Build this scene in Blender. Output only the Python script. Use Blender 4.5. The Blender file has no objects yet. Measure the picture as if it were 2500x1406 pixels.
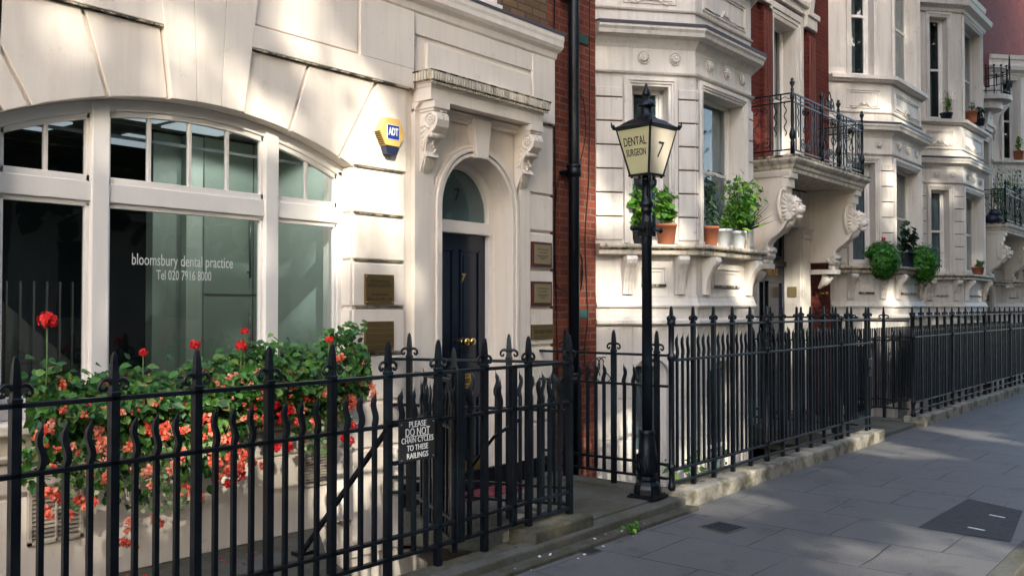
import bpy, bmesh, math, random
from math import sin, cos, pi, radians, sqrt
from mathutils import Vector, Matrix
R = random.Random(7)
C = bpy.data.collections.new("street"); bpy.context.scene.collection.children.link(C)
sc = bpy.context.scene
# ------------------------------------------------------------------ camera, sky, sun, exposure
cam = bpy.data.objects.new("camera", bpy.data.cameras.new("camera")); C.objects.link(cam)
cam.data.sensor_width = 36; cam.data.lens = 2276 / 2500 * 36; cam.data.clip_end = 500; cam.data.clip_start = .05
cam.location = (0, 0, 1.70); cam.rotation_euler = (radians(90 + 1.18), 0, radians(39.1 - 90))
sc.camera = cam
SUN_EL, SUN_AZ = radians(28), math.atan2(-.835, -.55)          # azimuth of the direction TOWARDS the sun
S = Vector((cos(SUN_EL) * cos(SUN_AZ), cos(SUN_EL) * sin(SUN_AZ), sin(SUN_EL)))
w = bpy.data.worlds.new("World"); sc.world = w; w.use_nodes = True
nt = w.node_tree; sky = nt.nodes.new("ShaderNodeTexSky"); sky.sky_type = 'NISHITA'; sky.sun_disc = False
sky.sun_elevation = SUN_EL; sky.sun_rotation = pi / 2 - SUN_AZ; sky.air_density = 1.0; sky.dust_density = 3.0; sky.ozone_density = .5
nt.links.new(sky.outputs[0], nt.nodes["Background"].inputs[0]); nt.nodes["Background"].inputs[1].default_value = .15
sl = bpy.data.lights.new("sun", 'SUN'); sl.energy = 2.0; sl.angle = radians(1.1); sl.color = (1, .95, .82)
so = bpy.data.objects.new("sun", sl); C.objects.link(so); so.rotation_euler = S.to_track_quat('Z', 'Y').to_euler()
sc.view_settings.view_transform = 'Standard'; sc.view_settings.look = 'None'; sc.view_settings.gamma = 1
sc.view_settings.exposure = 2.5
sc.cycles.max_bounces = 6; sc.cycles.transparent_max_bounces = 12

# ------------------------------------------------------------------ materials
def srgb(r, g, b): return tuple(((c / 255) / 12.92 if c <= 10 else ((c / 255 + .055) / 1.055) ** 2.4) for c in (r, g, b)) + (1,)
class NT:
    def __init__(s, name):
        s.m = bpy.data.materials.new(name); s.m.use_nodes = True; s.t = s.m.node_tree; s.b = s.t.nodes["Principled BSDF"]
        s.pos = s.n("ShaderNodeNewGeometry")
    def n(s, k, **kw):
        x = s.t.nodes.new(k)
        for a, v in kw.items(): setattr(x, a, v)
        return x
    def l(s, a, b): s.t.links.new(a, b)
    def noise(s, scale, detail=4, rough=.55, stretch=None, src=None):
        x = s.n("ShaderNodeTexNoise"); x.inputs["Scale"].default_value = scale; x.inputs["Detail"].default_value = detail; x.inputs["Roughness"].default_value = rough
        v = src or s.pos.outputs["Position"]
        if stretch:
            mp = s.n("ShaderNodeMapping"); mp.inputs["Scale"].default_value = stretch; s.l(v, mp.inputs[0]); v = mp.outputs[0]
        s.l(v, x.inputs[0]); return x.outputs[0]
    def ramp(s, f, stops):
        x = s.n("ShaderNodeValToRGB"); e = x.color_ramp.elements
        while len(e) < len(stops): e.new(.5)
        for i, (p, c) in enumerate(stops):
            e[i].position = p; e[i].color = c if len(c) == 4 else tuple(c) + (1,)
        s.l(f, x.inputs[0]); return x.outputs[0]
    def mix(s, f, a, b, mode='MIX'):
        x = s.n("ShaderNodeMix", data_type='RGBA', blend_type=mode)
        for sock, v in ((x.inputs[0], f), (x.inputs[6], a), (x.inputs[7], b)):
            if hasattr(v, "links"): s.l(v, sock)
            else: sock.default_value = v if not isinstance(v, tuple) or len(v) == 4 else v + (1,)
        return x.outputs[2]
    def math(s, op, a, b=None):
        x = s.n("ShaderNodeMath", operation=op)
        for i, v in enumerate((a, b)):
            if v is None: continue
            if hasattr(v, "links"): s.l(v, x.inputs[i])
            else: x.inputs[i].default_value = v
        return x.outputs[0]
    def bump(s, h, strength=.2, dist=.01):
        x = s.n("ShaderNodeBump"); x.inputs["Strength"].default_value = strength; x.inputs["Distance"].default_value = dist
        s.l(h, x.inputs["Height"]); s.l(x.outputs[0], s.b.inputs["Normal"])
    def col(s, c): 
        if hasattr(c, "links"): s.l(c, s.b.inputs["Base Color"])
        else: s.b.inputs["Base Color"].default_value = c if len(c) == 4 else tuple(c) + (1,)
    def set(s, rough=.5, metal=0, spec=.5):
        s.b.inputs["Roughness"].default_value = rough; s.b.inputs["Metallic"].default_value = metal; s.b.inputs["Specular IOR Level"].default_value = spec; return s.m

def stucco(name, base, dirt, amount, streak=.5):
    m = NT(name)
    big = m.noise(1.3, 5); st = m.noise(2.2, 6, .65, (6, 6, .45)); fine = m.noise(38, 4)
    c = m.mix(m.ramp(big, [(.35, (0, 0, 0)), (.75, (1, 1, 1))]), base, tuple(x * .90 for x in base[:3]))
    c = m.mix(m.math('MULTIPLY', m.ramp(st, [(.47, (0, 0, 0)), (.74, (1, 1, 1))]), streak * amount), c, dirt)
    sp = m.noise(9, 8, .72)
    c = m.mix(m.math('MULTIPLY', m.ramp(sp, [(.60, (0, 0, 0)), (.72, (1, 1, 1))]), amount), c, dirt)
    m.col(c); m.bump(m.math('ADD', fine, m.math('MULTIPLY', m.noise(3.5, 3), 3)), .12, .008)
    return m.set(.55, 0, .35)
M = {}
M['stucco'] = stucco('cream_stucco', (.80, .71, .61), (.36, .29, .21), .40)
M['stucco_b'] = stucco('weathered_stucco', (.70, .64, .575), (.22, .175, .125), .62)
M['stucco_sill'] = stucco('stained_stone_sill', (.66, .58, .47), (.05, .04, .02), .95, .9)
M['woodpaint'] = stucco('white_gloss_paint', (.80, .75, .69), (.45, .40, .33), .10)
def edge_dirt(name, base, dirt):
    m = NT(name); v = m.noise(14, 6, .7, (1, 1, .4)); c = m.mix(m.ramp(v, [(.42, (0, 0, 0)), (.56, (1, 1, 1))]), base, dirt)
    m.col(c); m.bump(m.noise(40, 5), .4, .01); return m.set(.85)
M['grime'] = edge_dirt('mossy_grime', (.50, .42, .30), (.035, .03, .02))
def brick(name, c1, c2, mortar, ms=.009, bias=0.):
    m = NT(name); sx = m.n("ShaderNodeSeparateXYZ"); m.l(m.pos.outputs["Position"], sx.inputs[0])
    cb = m.n("ShaderNodeCombineXYZ"); m.l(m.math('ADD', sx.outputs[0], sx.outputs[1]), cb.inputs[0]); m.l(sx.outputs[2], cb.inputs[1])
    b = m.n("ShaderNodeTexBrick"); b.inputs["Scale"].default_value = 1; b.inputs["Brick Width"].default_value = .225; b.inputs["Row Height"].default_value = .075
    b.inputs["Mortar Size"].default_value = ms; b.inputs["Mortar Smooth"].default_value = .2; b.inputs["Bias"].default_value = bias
    b.inputs["Color1"].default_value = c1; b.inputs["Color2"].default_value = c2; b.inputs["Mortar"].default_value = mortar
    m.l(cb.outputs[0], b.inputs[0])
    c = m.mix(m.ramp(m.noise(1.6, 5), [(.35, (0, 0, 0)), (.7, (.55, .55, .55))]), b.outputs[0], (c1[0] * .45, c1[1] * .5, c1[2] * .6, 1))
    c = m.mix(m.ramp(m.noise(26, 4), [(.5, (0, 0, 0)), (.8, (.35, .35, .35))]), c, mortar)
    m.col(c); m.bump(m.math('ADD', m.math('MULTIPLY', b.outputs[1], -1.5), m.noise(60, 3)), .5, .008)
    return m.set(.85, 0, .25)
M['brick'] = brick('red_brick', (.25, .056, .028, 1), (.155, .032, .018, 1), (.20, .125, .095, 1))
M['brick_dark'] = brick('smooth_red_brick', (.14, .023, .015, 1), (.095, .015, .011, 1), (.16, .06, .045, 1), .004)
M['brick_brown'] = brick('brown_stock_brick', (.20, .12, .06, 1), (.13, .08, .045, 1), (.08, .06, .045, 1))
def iron():
    m = NT('blue_black_iron_paint'); n = m.noise(14, 5)
    m.col(m.mix(m.ramp(n, [(.45, (0, 0, 0)), (.75, (1, 1, 1))]), (.0018, .0034, .0065, 1), (.004, .0085, .0115, 1)))
    r = m.ramp(m.noise(9, 5), [(.3, (.28,) * 3), (.75, (.5,) * 3)]); m.l(r, m.b.inputs["Roughness"]); m.bump(m.noise(55, 4), .35, .006)
    m.b.inputs["Specular IOR Level"].default_value = .32; return m.m
M['iron'] = iron()
def paint(name, c, rough=.3, bump=.05, vary=.15):
    m = NT(name); m.col(m.mix(m.noise(4, 5), c, tuple(x * (1 - vary) for x in c[:3]))); m.bump(m.noise(30, 3), bump, .005); return m.set(rough)
M['door'] = paint('navy_gloss_door_paint', (.006, .011, .026), .18)
M['black'] = paint('matt_black', (.01, .01, .012), .6)
M['white'] = paint('white_letter_paint', (.75, .75, .73), .5)
M['blackletter'] = paint('black_letter_paint', (.012, .012, .012), .5)
M['lampglass'] = paint('cream_lantern_glass', (.50, .455, .25), .25, .1, .12)
M['lampglass_b'] = paint('pale_lantern_glass', (.52, .465, .37), .25, .1, .12)
M['yellow'] = paint('yellow_alarm_plastic', (.66, .43, .13), .4, .03, .08)
M['darkyellow'] = paint('dull_yellow_louvre', (.42, .24, .03), .5)
M['blue'] = paint('blue_logo', (.010, .035, .26), .4)
M['navy'] = paint('navy_base', (.015, .02, .05), .4)
M['brassdark'] = NT('aged_brass'); 
def brass(name, c, r, met=.8):
    m = NT(name); n = m.noise(6, 6, .6, (1, 1, 6)); m.col(m.mix(n, c, tuple(x * .6 for x in c))); m.bump(m.noise(80, 2), .05, .002)
    m.set(r, met); return m.m
M['brassdark'] = brass('aged_brass_plate', (.20, .13, .045), .42, .55)
M['brassmid'] = brass('dull_brass_plate', (.36, .27, .14), .45, .4)
M['brass'] = brass('polished_brass', (.85, .60, .20), .16, 1)
M['engrave'] = paint('engraved_lettering', (.045, .03, .012), .6)
M['mahogany'] = paint('mahogany_board', (.075, .012, .010), .35)
M['gold'] = brass('gold_leaf', (.75, .42, .10), .35, .6)
M['etch'] = paint('pale_vinyl_lettering', (.60, .62, .60), .6)
M['terra'] = paint('terracotta', (.40, .13, .06), .8, .3, .3)
M['fluting'] = paint('pale_red_brick_edge', (.20, .065, .05), .8)
M['whitepot'] = paint('white_glazed_pot', (.62, .65, .67), .35, .05, .1)
M['blackpot'] = paint('black_plastic_pot', (.012, .014, .02), .4)
M['bluepot'] = paint('dark_blue_pot', (.01, .016, .04), .3)
M['joint'] = paint('brown_stained_joint', (.17, .085, .06), .9)
M['soil'] = paint('soil', (.03, .02, .012), .95, .5)
M['lead'] = paint('grey_lead_flashing', (.075, .07, .085), .55, .3)
M['redcarpet'] = paint('red_mat', (.16, .02, .03), .9, .3)
M['teal'] = paint('glazed_teal_tile', (.03, .10, .09), .4)
M['vent'] = paint('clay_vent', (.50, .43, .35), .7, .3)
M['cable'] = paint('cable', (.012, .009, .008), .5)
M['curtain'] = paint('grey_net_curtain', (.33, .33, .34), .9, .1, .3)
M['curtain_w'] = paint('pale_curtain', (.48, .49, .48), .9, .1, .3)
M['frosted'] = paint('green_grey_blind', (.19, .24, .23), .7, .05, .3)
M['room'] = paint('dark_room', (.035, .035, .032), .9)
M['room_b'] = paint('blue_grey_room', (.05, .07, .085), .9)
M['ceiling'] = paint('ceiling_tile', (.16, .15, .14), .8)
M['cupboard'] = paint('sage_cupboard', (.24, .285, .235), .45, .03, .12)
M['cupboard_l'] = paint('pale_sage_panel', (.40, .45, .38), .45, .03, .12)
M['steel'] = paint('steel', (.10, .10, .10), .25)
def glass(name, tint=(.80, .86, .88), rough=0.0):
    m = NT(name); t = m.n("ShaderNodeBsdfTransparent"); front = m.math('SUBTRACT', 1.0, m.pos.outputs['Backfacing']); t.inputs[0].default_value = tint + (1,)
    g = m.n("ShaderNodeBsdfGlossy"); g.inputs["Roughness"].default_value = rough; f = m.n("ShaderNodeFresnel"); f.inputs[0].default_value = 1.55
    k = m.math('MULTIPLY', m.math('MULTIPLY', f.outputs[0], 1.25), front); mx = m.n("ShaderNodeMixShader"); m.l(k, mx.inputs[0]); m.l(t.outputs[0], mx.inputs[1]); m.l(g.outputs[0], mx.inputs[2])
    bp = m.n("ShaderNodeBump"); bp.inputs["Strength"].default_value = .04; bp.inputs["Distance"].default_value = .02; m.l(m.noise(2.5, 2), bp.inputs["Height"])
    m.l(bp.outputs[0], g.inputs["Normal"]); m.l(mx.outputs[0], m.t.nodes["Material Output"].inputs[0]); return m.m
M['glass'] = glass('window_glass')
def leafmat(name, stops, rough=.45):
    m = NT(name); c = m.ramp(m.pos.outputs["Random Per Island"], stops); m.col(c); m.set(rough, 0, .4)
    tr = m.n("ShaderNodeBsdfTranslucent"); m.l(m.mix(1.0, c, (1, 1, .5, 1), 'MULTIPLY'), tr.inputs[0]); mx = m.n("ShaderNodeMixShader"); mx.inputs[0].default_value = .3
    m.l(m.b.outputs[0], mx.inputs[1]); m.l(tr.outputs[0], mx.inputs[2]); m.l(mx.outputs[0], m.t.nodes["Material Output"].inputs[0]); return m.m
M['leaf'] = leafmat('begonia_leaf', [(0, (.010, .040, .010)), (.4, (.028, .11, .02)), (.75, (.075, .21, .03)), (.93, (.15, .27, .06)), (1, (.18, .11, .04))])
M['ivy'] = leafmat('variegated_ivy_leaf', [(0, (.05, .14, .03)), (.5, (.12, .24, .07)), (1, (.45, .50, .30))])
M['leaf_b'] = leafmat('bright_green_leaf', [(0, (.03, .12, .012)), (.6, (.09, .26, .02)), (1, (.22, .36, .04))])
M['leaf_c'] = leafmat('trailing_green_leaf', [(0, (.010, .075, .006)), (.6, (.035, .19, .012)), (1, (.11, .30, .03))])
M['leaf_d'] = leafmat('dark_glossy_leaf', [(0, (.006, .02, .010)), (1, (.02, .06, .025))])
M['leaf_t'] = leafmat('plane_tree_leaf', [(0, (.03, .07, .015)), (1, (.07, .12, .03))])
M['coral'] = leafmat('coral_petal', [(0, (.62, .05, .03)), (.55, (.80, .13, .07)), (1, (.88, .34, .22))], .6)
M['pink'] = leafmat('salmon_petal', [(0, (.80, .20, .13)), (1, (.90, .42, .30))], .6)
M['red'] = leafmat('scarlet_petal', [(0, (.55, .008, .012)), (1, (.85, .03, .03))], .55)
M['stem'] = paint('green_stem', (.09, .17, .04), .6)
M['bark'] = paint('plane_bark', (.16, .13, .09), .9, .6, .5)
M['litter'] = paint('paper_litter', (.6, .6, .58), .8)
def flags():
    m = NT('york_stone_paving'); sx = m.n("ShaderNodeSeparateXYZ"); m.l(m.pos.outputs["Position"], sx.inputs[0])
    cb = m.n("ShaderNodeCombineXYZ"); m.l(m.math('ADD', sx.outputs[1], .18), cb.inputs[0]); m.l(m.math('ADD', sx.outputs[0], .25), cb.inputs[1])
    b = m.n("ShaderNodeTexBrick"); b.inputs["Scale"].default_value = 1; b.inputs["Brick Width"].default_value = .78; b.inputs["Row Height"].default_value = .72
    b.offset = .43; b.inputs["Mortar Size"].default_value = .0075; b.inputs["Mortar Smooth"].default_value = .4
    b.inputs["Color1"].default_value = (.142, .133, .122, 1); b.inputs["Color2"].default_value = (.073, .068, .063, 1); b.inputs["Mortar"].default_value = (.012, .012, .013, 1)
    # wobble the joints a little and let some of them fill with dirt
    wob = m.n("ShaderNodeVectorMath", operation='MULTIPLY_ADD'); nz = m.n("ShaderNodeTexNoise"); nz.inputs["Scale"].default_value = 1.1; m.l(m.pos.outputs["Position"], nz.inputs[0])
    m.l(nz.outputs[1], wob.inputs[0]); wob.inputs[1].default_value = (.07, .04, 0); m.l(cb.outputs[0], wob.inputs[2]); m.l(wob.outputs[0], b.inputs[0])
    slab = m.mix(m.ramp(m.noise(1.2, 3), [(.5, (1, 1, 1)), (.75, (0, 0, 0))]), b.outputs[0], (.102, .096, .089, 1))
    c = m.mix(m.ramp(m.noise(.9, 5), [(.3, (0, 0, 0)), (.7, (.6, .6, .6))]), slab, (.074, .069, .066, 1))
    c = m.mix(m.ramp(m.noise(90, 3), [(.4, (0, 0, 0)), (.7, (.4, .4, .4))]), c, (.19, .185, .19, 1))
    v = m.n("ShaderNodeTexVoronoi"); v.inputs["Scale"].default_value = 2.6; m.l(m.pos.outputs["Position"], v.inputs[0])
    c = m.mix(m.ramp(v.outputs["Distance"], [(.05, (.9, .9, .9)), (.07, (0, 0, 0))]), c, (.04, .038, .042, 1))
    jm = m.math('MULTIPLY', b.outputs[1], m.ramp(m.noise(1.7, 4), [(.40, (.12,) * 3), (.58, (.9,) * 3)])); c = m.mix(jm, c, (.012, .011, .011, 1))
    st_ = m.ramp(m.noise(2.6, 8, .7), [(.52, (0, 0, 0)), (.68, (.7,) * 3)]); c = m.mix(st_, c, (.05, .047, .045, 1))
    m.col(c); m.bump(m.math('ADD', m.math('MULTIPLY', b.outputs[1], -2.5), m.math('MULTIPLY', m.noise(45, 5), .8)), .6, .008)
    return m.set(.62, 0, .4)
M['flags'] = flags()
def stone(name, base, moss, amt, sc1=5):
    m = NT(name); n = m.noise(sc1, 7, .65); c = m.mix(m.ramp(n, [(.45, (0, 0, 0)), (.62, (amt,) * 3)]), base, moss)
    c = m.mix(m.ramp(m.noise(30, 5), [(.45, (0, 0, 0)), (.75, (.5,) * 3)]), c, tuple(x * .4 for x in base[:3])); m.col(c); m.bump(m.noise(25, 6), .6, .01); return m.set(.85, 0, .25)
M['kerb'] = stone('worn_stone_kerb', (.29, .265, .22, 1), (.06, .055, .03, 1), .9)
M['slab'] = stone('dark_stone_slab', (.105, .10, .085, 1), (.055, .05, .02, 1), .6, 2.5)
M['moss'] = stone('mossy_stone', (.085, .079, .060, 1), (.048, .045, .020, 1), .8, 9)
M['asphalt'] = stone('asphalt', (.05, .05, .052, 1), (.035, .035, .037, 1), .6, 12)
M['pit'] = stone('damp_area_floor', (.055, .05, .045, 1), (.03, .03, .02, 1), .7)
M['cover'] = stone('cast_iron_cover', (.03, .03, .035, 1), (.018, .018, .02, 1), .7, 20)

# ------------------------------------------------------------------ mesh helpers
ID = lambda a, b, c: (a, b, c)
class MB:
    def __init__(s): s.v = []; s.f = []; s.sm = []
    def add(s, vs, fs, smooth=False):
        o = len(s.v); s.v += [tuple(x) for x in vs]; s.f += [tuple(i + o for i in f) for f in fs]; s.sm += [smooth] * len(fs); return s
    def box(s, x0, x1, y0, y1, z0, z1, fr=ID):
        vs = [fr(x, y, z) for x in (x0, x1) for y in (y0, y1) for z in (z0, z1)]
        return s.add(vs, [(0, 1, 3, 2), (4, 6, 7, 5), (0, 4, 5, 1), (2, 3, 7, 6), (0, 2, 6, 4), (1, 5, 7, 3)])
    def prism(s, pts, a, b, fr, smooth=False):      # pts in the plane (p,q); fr(p, t, q)
        n = len(pts); vs = [fr(p, a, q) for p, q in pts] + [fr(p, b, q) for p, q in pts]
        return s.add(vs, [tuple(range(n)), tuple(range(2 * n - 1, n - 1, -1))] + [(i, (i + 1) % n, n + (i + 1) % n, n + i) for i in range(n)])
    def tube(s, pts, r, n=8, caps=True, flat=1.0):
        P = [Vector(p) for p in pts]; rs = r if isinstance(r, (list, tuple)) else [r] * len(P); vs = []; up = None
        for i, p in enumerate(P):
            t = (P[min(i + 1, len(P) - 1)] - P[max(i - 1, 0)]).normalized()
            if up is None: up = Vector((0, 0, 1)) if abs(t.z) < .9 else Vector((1, 0, 0))
            a = t.cross(up); a = a.normalized() if a.length > 1e-6 else Vector((0, 1, 0)); b = a.cross(t).normalized(); up = b
            for k in range(n):
                q = 2 * pi * (k + .5) / n; vs.append(p + (a * cos(q) + b * sin(q) * flat) * rs[i])
        fs = [(i * n + k, i * n + (k + 1) % n, (i + 1) * n + (k + 1) % n, (i + 1) * n + k) for i in range(len(P) - 1) for k in range(n)]
        if caps: fs += [tuple(range(n)), tuple(range((len(P) - 1) * n, len(P) * n))]
        return s.add(vs, fs, n > 5)
    def lathe(s, prof, cx=0, cy=0, n=16, square=False, rot=0, smooth=True, fr=ID):
        vs = []
        if square: n = 4; smooth = False
        for r, z in prof:
            for k in range(n):
                q = 2 * pi * (k + (.5 if square else 0)) / n + rot; rr = r * (sqrt(2) if square else 1); vs.append(fr(cx + rr * cos(q), cy + rr * sin(q), z))
        m = len(prof); fs = [(i * n + k, i * n + (k + 1) % n, (i + 1) * n + (k + 1) % n, (i + 1) * n + k) for i in range(m - 1) for k in range(n)]
        fs += [tuple(range(n)), tuple(range((m - 1) * n, m * n))]
        return s.add(vs, fs, smooth)
    def ball(s, c, r, n=8, sc=(1, 1, 1)):
        pr = [(max(1e-4, r * sin(pi * i / n)), -r * cos(pi * i / n)) for i in range(n + 1)]
        return s.lathe(pr, 0, 0, n + 2, fr=lambda x, y, z: (c[0] + x * sc[0], c[1] + y * sc[1], c[2] + z * sc[2]))
    def sweep(s, path, prof, side=1):
        """profile [(n,z)] swept along a plan polyline; n outward (right of travel)."""
        P = [Vector(p) for p in path]; off = []
        for i in range(len(P)):
            d0 = (P[i] - P[i - 1]).normalized() if i else None; d1 = (P[i + 1] - P[i]).normalized() if i < len(P) - 1 else None
            n0 = Vector((d0.y, -d0.x)) if d0 else None; n1 = Vector((d1.y, -d1.x)) if d1 else None
            if n0 is None: off.append(n1)
            elif n1 is None: off.append(n0)
            else: m = (n0 + n1); off.append(m / max(.2, m.dot(n0)))
        k = len(prof); vs = []
        for p, o in zip(P, off):
            for n, z in prof: q = p + o * n; vs.append((q.x, q.y, z))
        fs = [(i * k + j, i * k + (j + 1) % k, (i + 1) * k + (j + 1) % k, (i + 1) * k + j) for i in range(len(P) - 1) for j in range(k)]
        fs += [tuple(range(k)), tuple(range((len(P) - 1) * k, len(P) * k))]
        return s.add(vs, fs)
    def leaf(s, p, size, nrm, aim, kind=0):
        n = nrm.normalized(); t = (aim - n * aim.dot(n)); t = t.normalized() if t.length > 1e-4 else n.orthogonal().normalized(); b = n.cross(t)
        if kind == 0: pr = [(0, 0, 0), (.42, .25, .06), (.45, .6, .1), (0, 1.05, -.05), (-.38, .62, .1), (-.42, .22, .06)]; fs = [(0, 1, 2, 3), (0, 3, 4, 5)]
        elif kind == 1: pr = [(0, 0, 0), (.22, .4, .03), (0, 1, -.06), (-.22, .4, .03)]; fs = [(0, 1, 2), (0, 2, 3)]
        elif kind == 2: pr = [(0, 0, 0), (.45, .05, .02), (.28, .38, 0), (.5, .62, .02), (.15, .62, 0), (0, 1.05, -.05), (-.17, .6, 0), (-.5, .6, .02), (-.28, .36, 0), (-.45, .05, .02)]; fs = [(0, 1, 2, 3, 4, 5), (0, 5, 6, 7, 8, 9)]
        else: pr = [(-.5, 0, 0), (.5, 0, .05), (.45, .9, 0), (-.5, 1, .05)]; fs = [(0, 1, 2, 3)]
        return s.add([p + (b * x + t * y + n * z) * size for x, y, z in pr], fs)
    def mesh(s, name, mat, off=(0, 0, 0), bevel=0):
        me = bpy.data.meshes.new(name); me.from_pydata([(x - off[0], y - off[1], z - off[2]) for x, y, z in s.v], [], s.f)
        me.polygons.foreach_set("use_smooth", s.sm)
        if mat: me.materials.append(mat)
        bm = bmesh.new(); bm.from_mesh(me)
        if not getattr(s, 'raw', False): bmesh.ops.recalc_face_normals(bm, faces=bm.faces)
        bm.to_mesh(me); bm.free(); return me
    def build(s, name, mat, parent=None, bevel=0, local=False):
        off = Vector((0, 0, 0)); p = parent
        while p and not local: off += p.location; p = p.parent
        mat = M[mat] if isinstance(mat, str) else mat
        o = bpy.data.objects.new(name, s.mesh(name, mat, off)); C.objects.link(o)
        if parent: o.parent = parent
        if bevel:
            b = o.modifiers.new("bevel", 'BEVEL'); b.width = bevel; b.segments = 2; b.limit_method = 'ANGLE'; b.angle_limit = radians(40)
        return o
def inst(me, name, parent, loc, rz=0):
    o = bpy.data.objects.new(name, me); C.objects.link(o); o.parent = parent; o.location = loc; o.rotation_euler = (0, 0, rz); return o
def tag(o, label=None, cat=None, group=None, kind=None):
    for k, v in (("label", label), ("category", cat), ("group", group), ("kind", kind)):
        if v: o[k] = v
    return o
def empty(name, loc, label, cat, group=None, rz=0):
    o = bpy.data.objects.new(name, None); C.objects.link(o); o.location = loc; o.rotation_euler = (0, 0, rz); o.empty_display_size = .1; return tag(o, label, cat, group)
def struct(o): o["kind"] = "structure"; return o
def text(name, body, size, mat, parent, org, right, up=(0, 0, 1), depth=.002, width=None, local=False, bold=0, shear=0):
    cu = bpy.data.curves.new(name, 'FONT'); cu.body = body; cu.size = size; cu.align_x = 'CENTER'; cu.align_y = 'CENTER'; cu.extrude = depth; cu.offset = bold; cu.shear = shear; cu.resolution_u = 3
    t = bpy.data.objects.new(name, cu); C.objects.link(t); bpy.context.view_layer.update()
    me = bpy.data.meshes.new_from_object(t); bpy.data.objects.remove(t)
    xs = [v.co.x for v in me.vertices]; k = width / max(1e-6, max(xs) - min(xs)) if width else 1
    r = Vector(right).normalized(); u = Vector(up).normalized(); n = r.cross(u); off = Vector((0, 0, 0)); p = parent
    while p and not local: off += p.location; p = p.parent
    for v in me.vertices: q = v.co.copy(); v.co = Vector(org) - off + r * q.x * k + u * q.y + n * q.z
    me.materials.clear(); me.materials.append(M[mat]); me.name = name
    o = bpy.data.objects.new(name, me); C.objects.link(o); o.parent = parent; return o
def arc(cx, cz, r, a0, a1, n): return [(cx + r * cos(a0 + (a1 - a0) * i / n), cz + r * sin(a0 + (a1 - a0) * i / n)) for i in range(n + 1)]
def spiral(fr, c, r0, r1, a0, turns, n=18):   # points of a flat scroll; fr(u, w) -> xyz
    return [fr(c[0] + (r0 + (r1 - r0) * i / n) * cos(a0 + turns * 2 * pi * i / n), c[1] + (r0 + (r1 - r0) * i / n) * sin(a0 + turns * 2 * pi * i / n)) for i in range(n + 1)]

# ================================================================== ground
YF, YB, YW = 3.98, 5.4, 5.7
g = MB(); g.box(-150, 200, -120, 1.28, -.35, -.11); struct(g.build('road', 'asphalt'))
g = MB(); g.box(-40, 120, 1.28, 1.42, -.3, .004); struct(g.build('kerb', 'slab', bevel=.01))
g = MB(); g.box(-40, 120, 1.42, 3.93, -.3, 0); struct(g.build('pavement', 'flags'))
g = MB(); g.box(-40, 120, -11.2, -8.6, -.3, 0); struct(g.build('far_pavement', 'flags'))
g = MB(); g.box(-150, 200, -120, 120, -2.2, -1.6); struct(g.build('ground', 'pit'))
# entrance slabs and front-area slab of the white house (holes left open for the basement areas)
g = MB(); T = lambda p, t, q: (p, q, t)
g.prism([(-3, 3.93), (3.62, 3.93), (3.72, 4.2), (3.95, 4.75), (4.42, 5.42), (-3, 5.42)], -.25, .10, T); struct(g.build('stone_slab_front_area', 'slab', bevel=.012))
g = MB(); g.prism([(5.80, 4.02), (7.12, 4.02), (7.12, 3.93), (7.20, 3.93), (7.20, 5.42), (5.24, 5.42)], -.2, .10, T)
g.box(4.0, 7.2, 3.86, 4.02, -.2, .085); struct(g.build('entrance_slab', 'slab', bevel=.012))
g = MB(); g.box(3.6, 4.95, 3.95, 4.1, -.2, .09); g.box(5.05, 5.76, 3.90, 4.14, -.1, .17); struct(g.build('plinth_stones', 'moss', bevel=.015))
g = MB(); g.box(3.7, 7.1, 3.74, 3.86, -.2, .03); struct(g.build('step_kerb', 'moss', bevel=.01))
g = MB(); g.box(-3, 3.6, 3.86, 3.93, -.2, .06); struct(g.build('fence_kerb', 'moss', bevel=.01))
g = MB()                                                    # walls of the basement areas
g.box(3.6, 5.85, 3.95, 4.03, -1.6, -.2); g.box(7.2, 11.9, 3.93, 4.03, -1.6, 0); g.box(14.2, 26, 3.93, 4.03, -1.6, 0)
struct(g.build('area_wall', 'pit'))
g = MB(); g.box(11.85, 14.0, 3.93, 6.2, -.2, .05); struct(g.build('second_entrance_slab', 'slab', bevel=.01))
g = MB(); g.box(7.08, 12.30, 3.84, 4.12, -.2, .14); struct(g.build('railing_kerb', 'kerb', bevel=.02))
g = MB(); g.box(14.0, 25.5, 3.84, 4.12, -.2, .14); struct(g.build('far_railing_kerb', 'kerb', bevel=.02))
g = MB(); g.box(7.0, 7.2, 4.12, 5.7, -.1, .13); g.box(11.8, 11.98, 4.12, 5.7, -.1, .09); g.box(13.95, 14.1, 4.12, 5.7, -.1, .09); struct(g.build('side_kerb', 'slab', bevel=.01))
# small things set in the pavement
def cover(pts, name, label, cat, mat='cover', z=.006, rim=True):
    t = empty(name, (pts[0][0], pts[0][1], 0), label, cat); b = MB(); b.prism(pts, .0035, z + .001, T); b.build('plate', mat, t)
    cx = sum(p[0] for p in pts) / 4; cy = sum(p[1] for p in pts) / 4
    if rim:
        r = MB()
        for k in range(4):
            a, c = pts[k], pts[(k + 1) % 4]; e = [(cx + (x - cx) * f, cy + (y - cy) * f) for f in (1.0, 1.16) for x, y in (a, c)]
            r.prism([e[0], e[1], e[3], e[2]], .002, z, T)
        r.build('frame', 'slab', t)
        g2 = MB()
        for i in range(5):
            for j in range(5):
                u, v = (i + .5) / 5, (j + .5) / 5; p = [(pts[0][q] * (1 - u) + pts[1][q] * u) * (1 - v) + (pts[3][q] * (1 - u) + pts[2][q] * u) * v for q in (0, 1)]
                g2.box(p[0] - .012, p[0] + .012, p[1] - .012, p[1] + .012, z, z + .005)
        g2.build('studs', 'cover', t)
    return t
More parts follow.
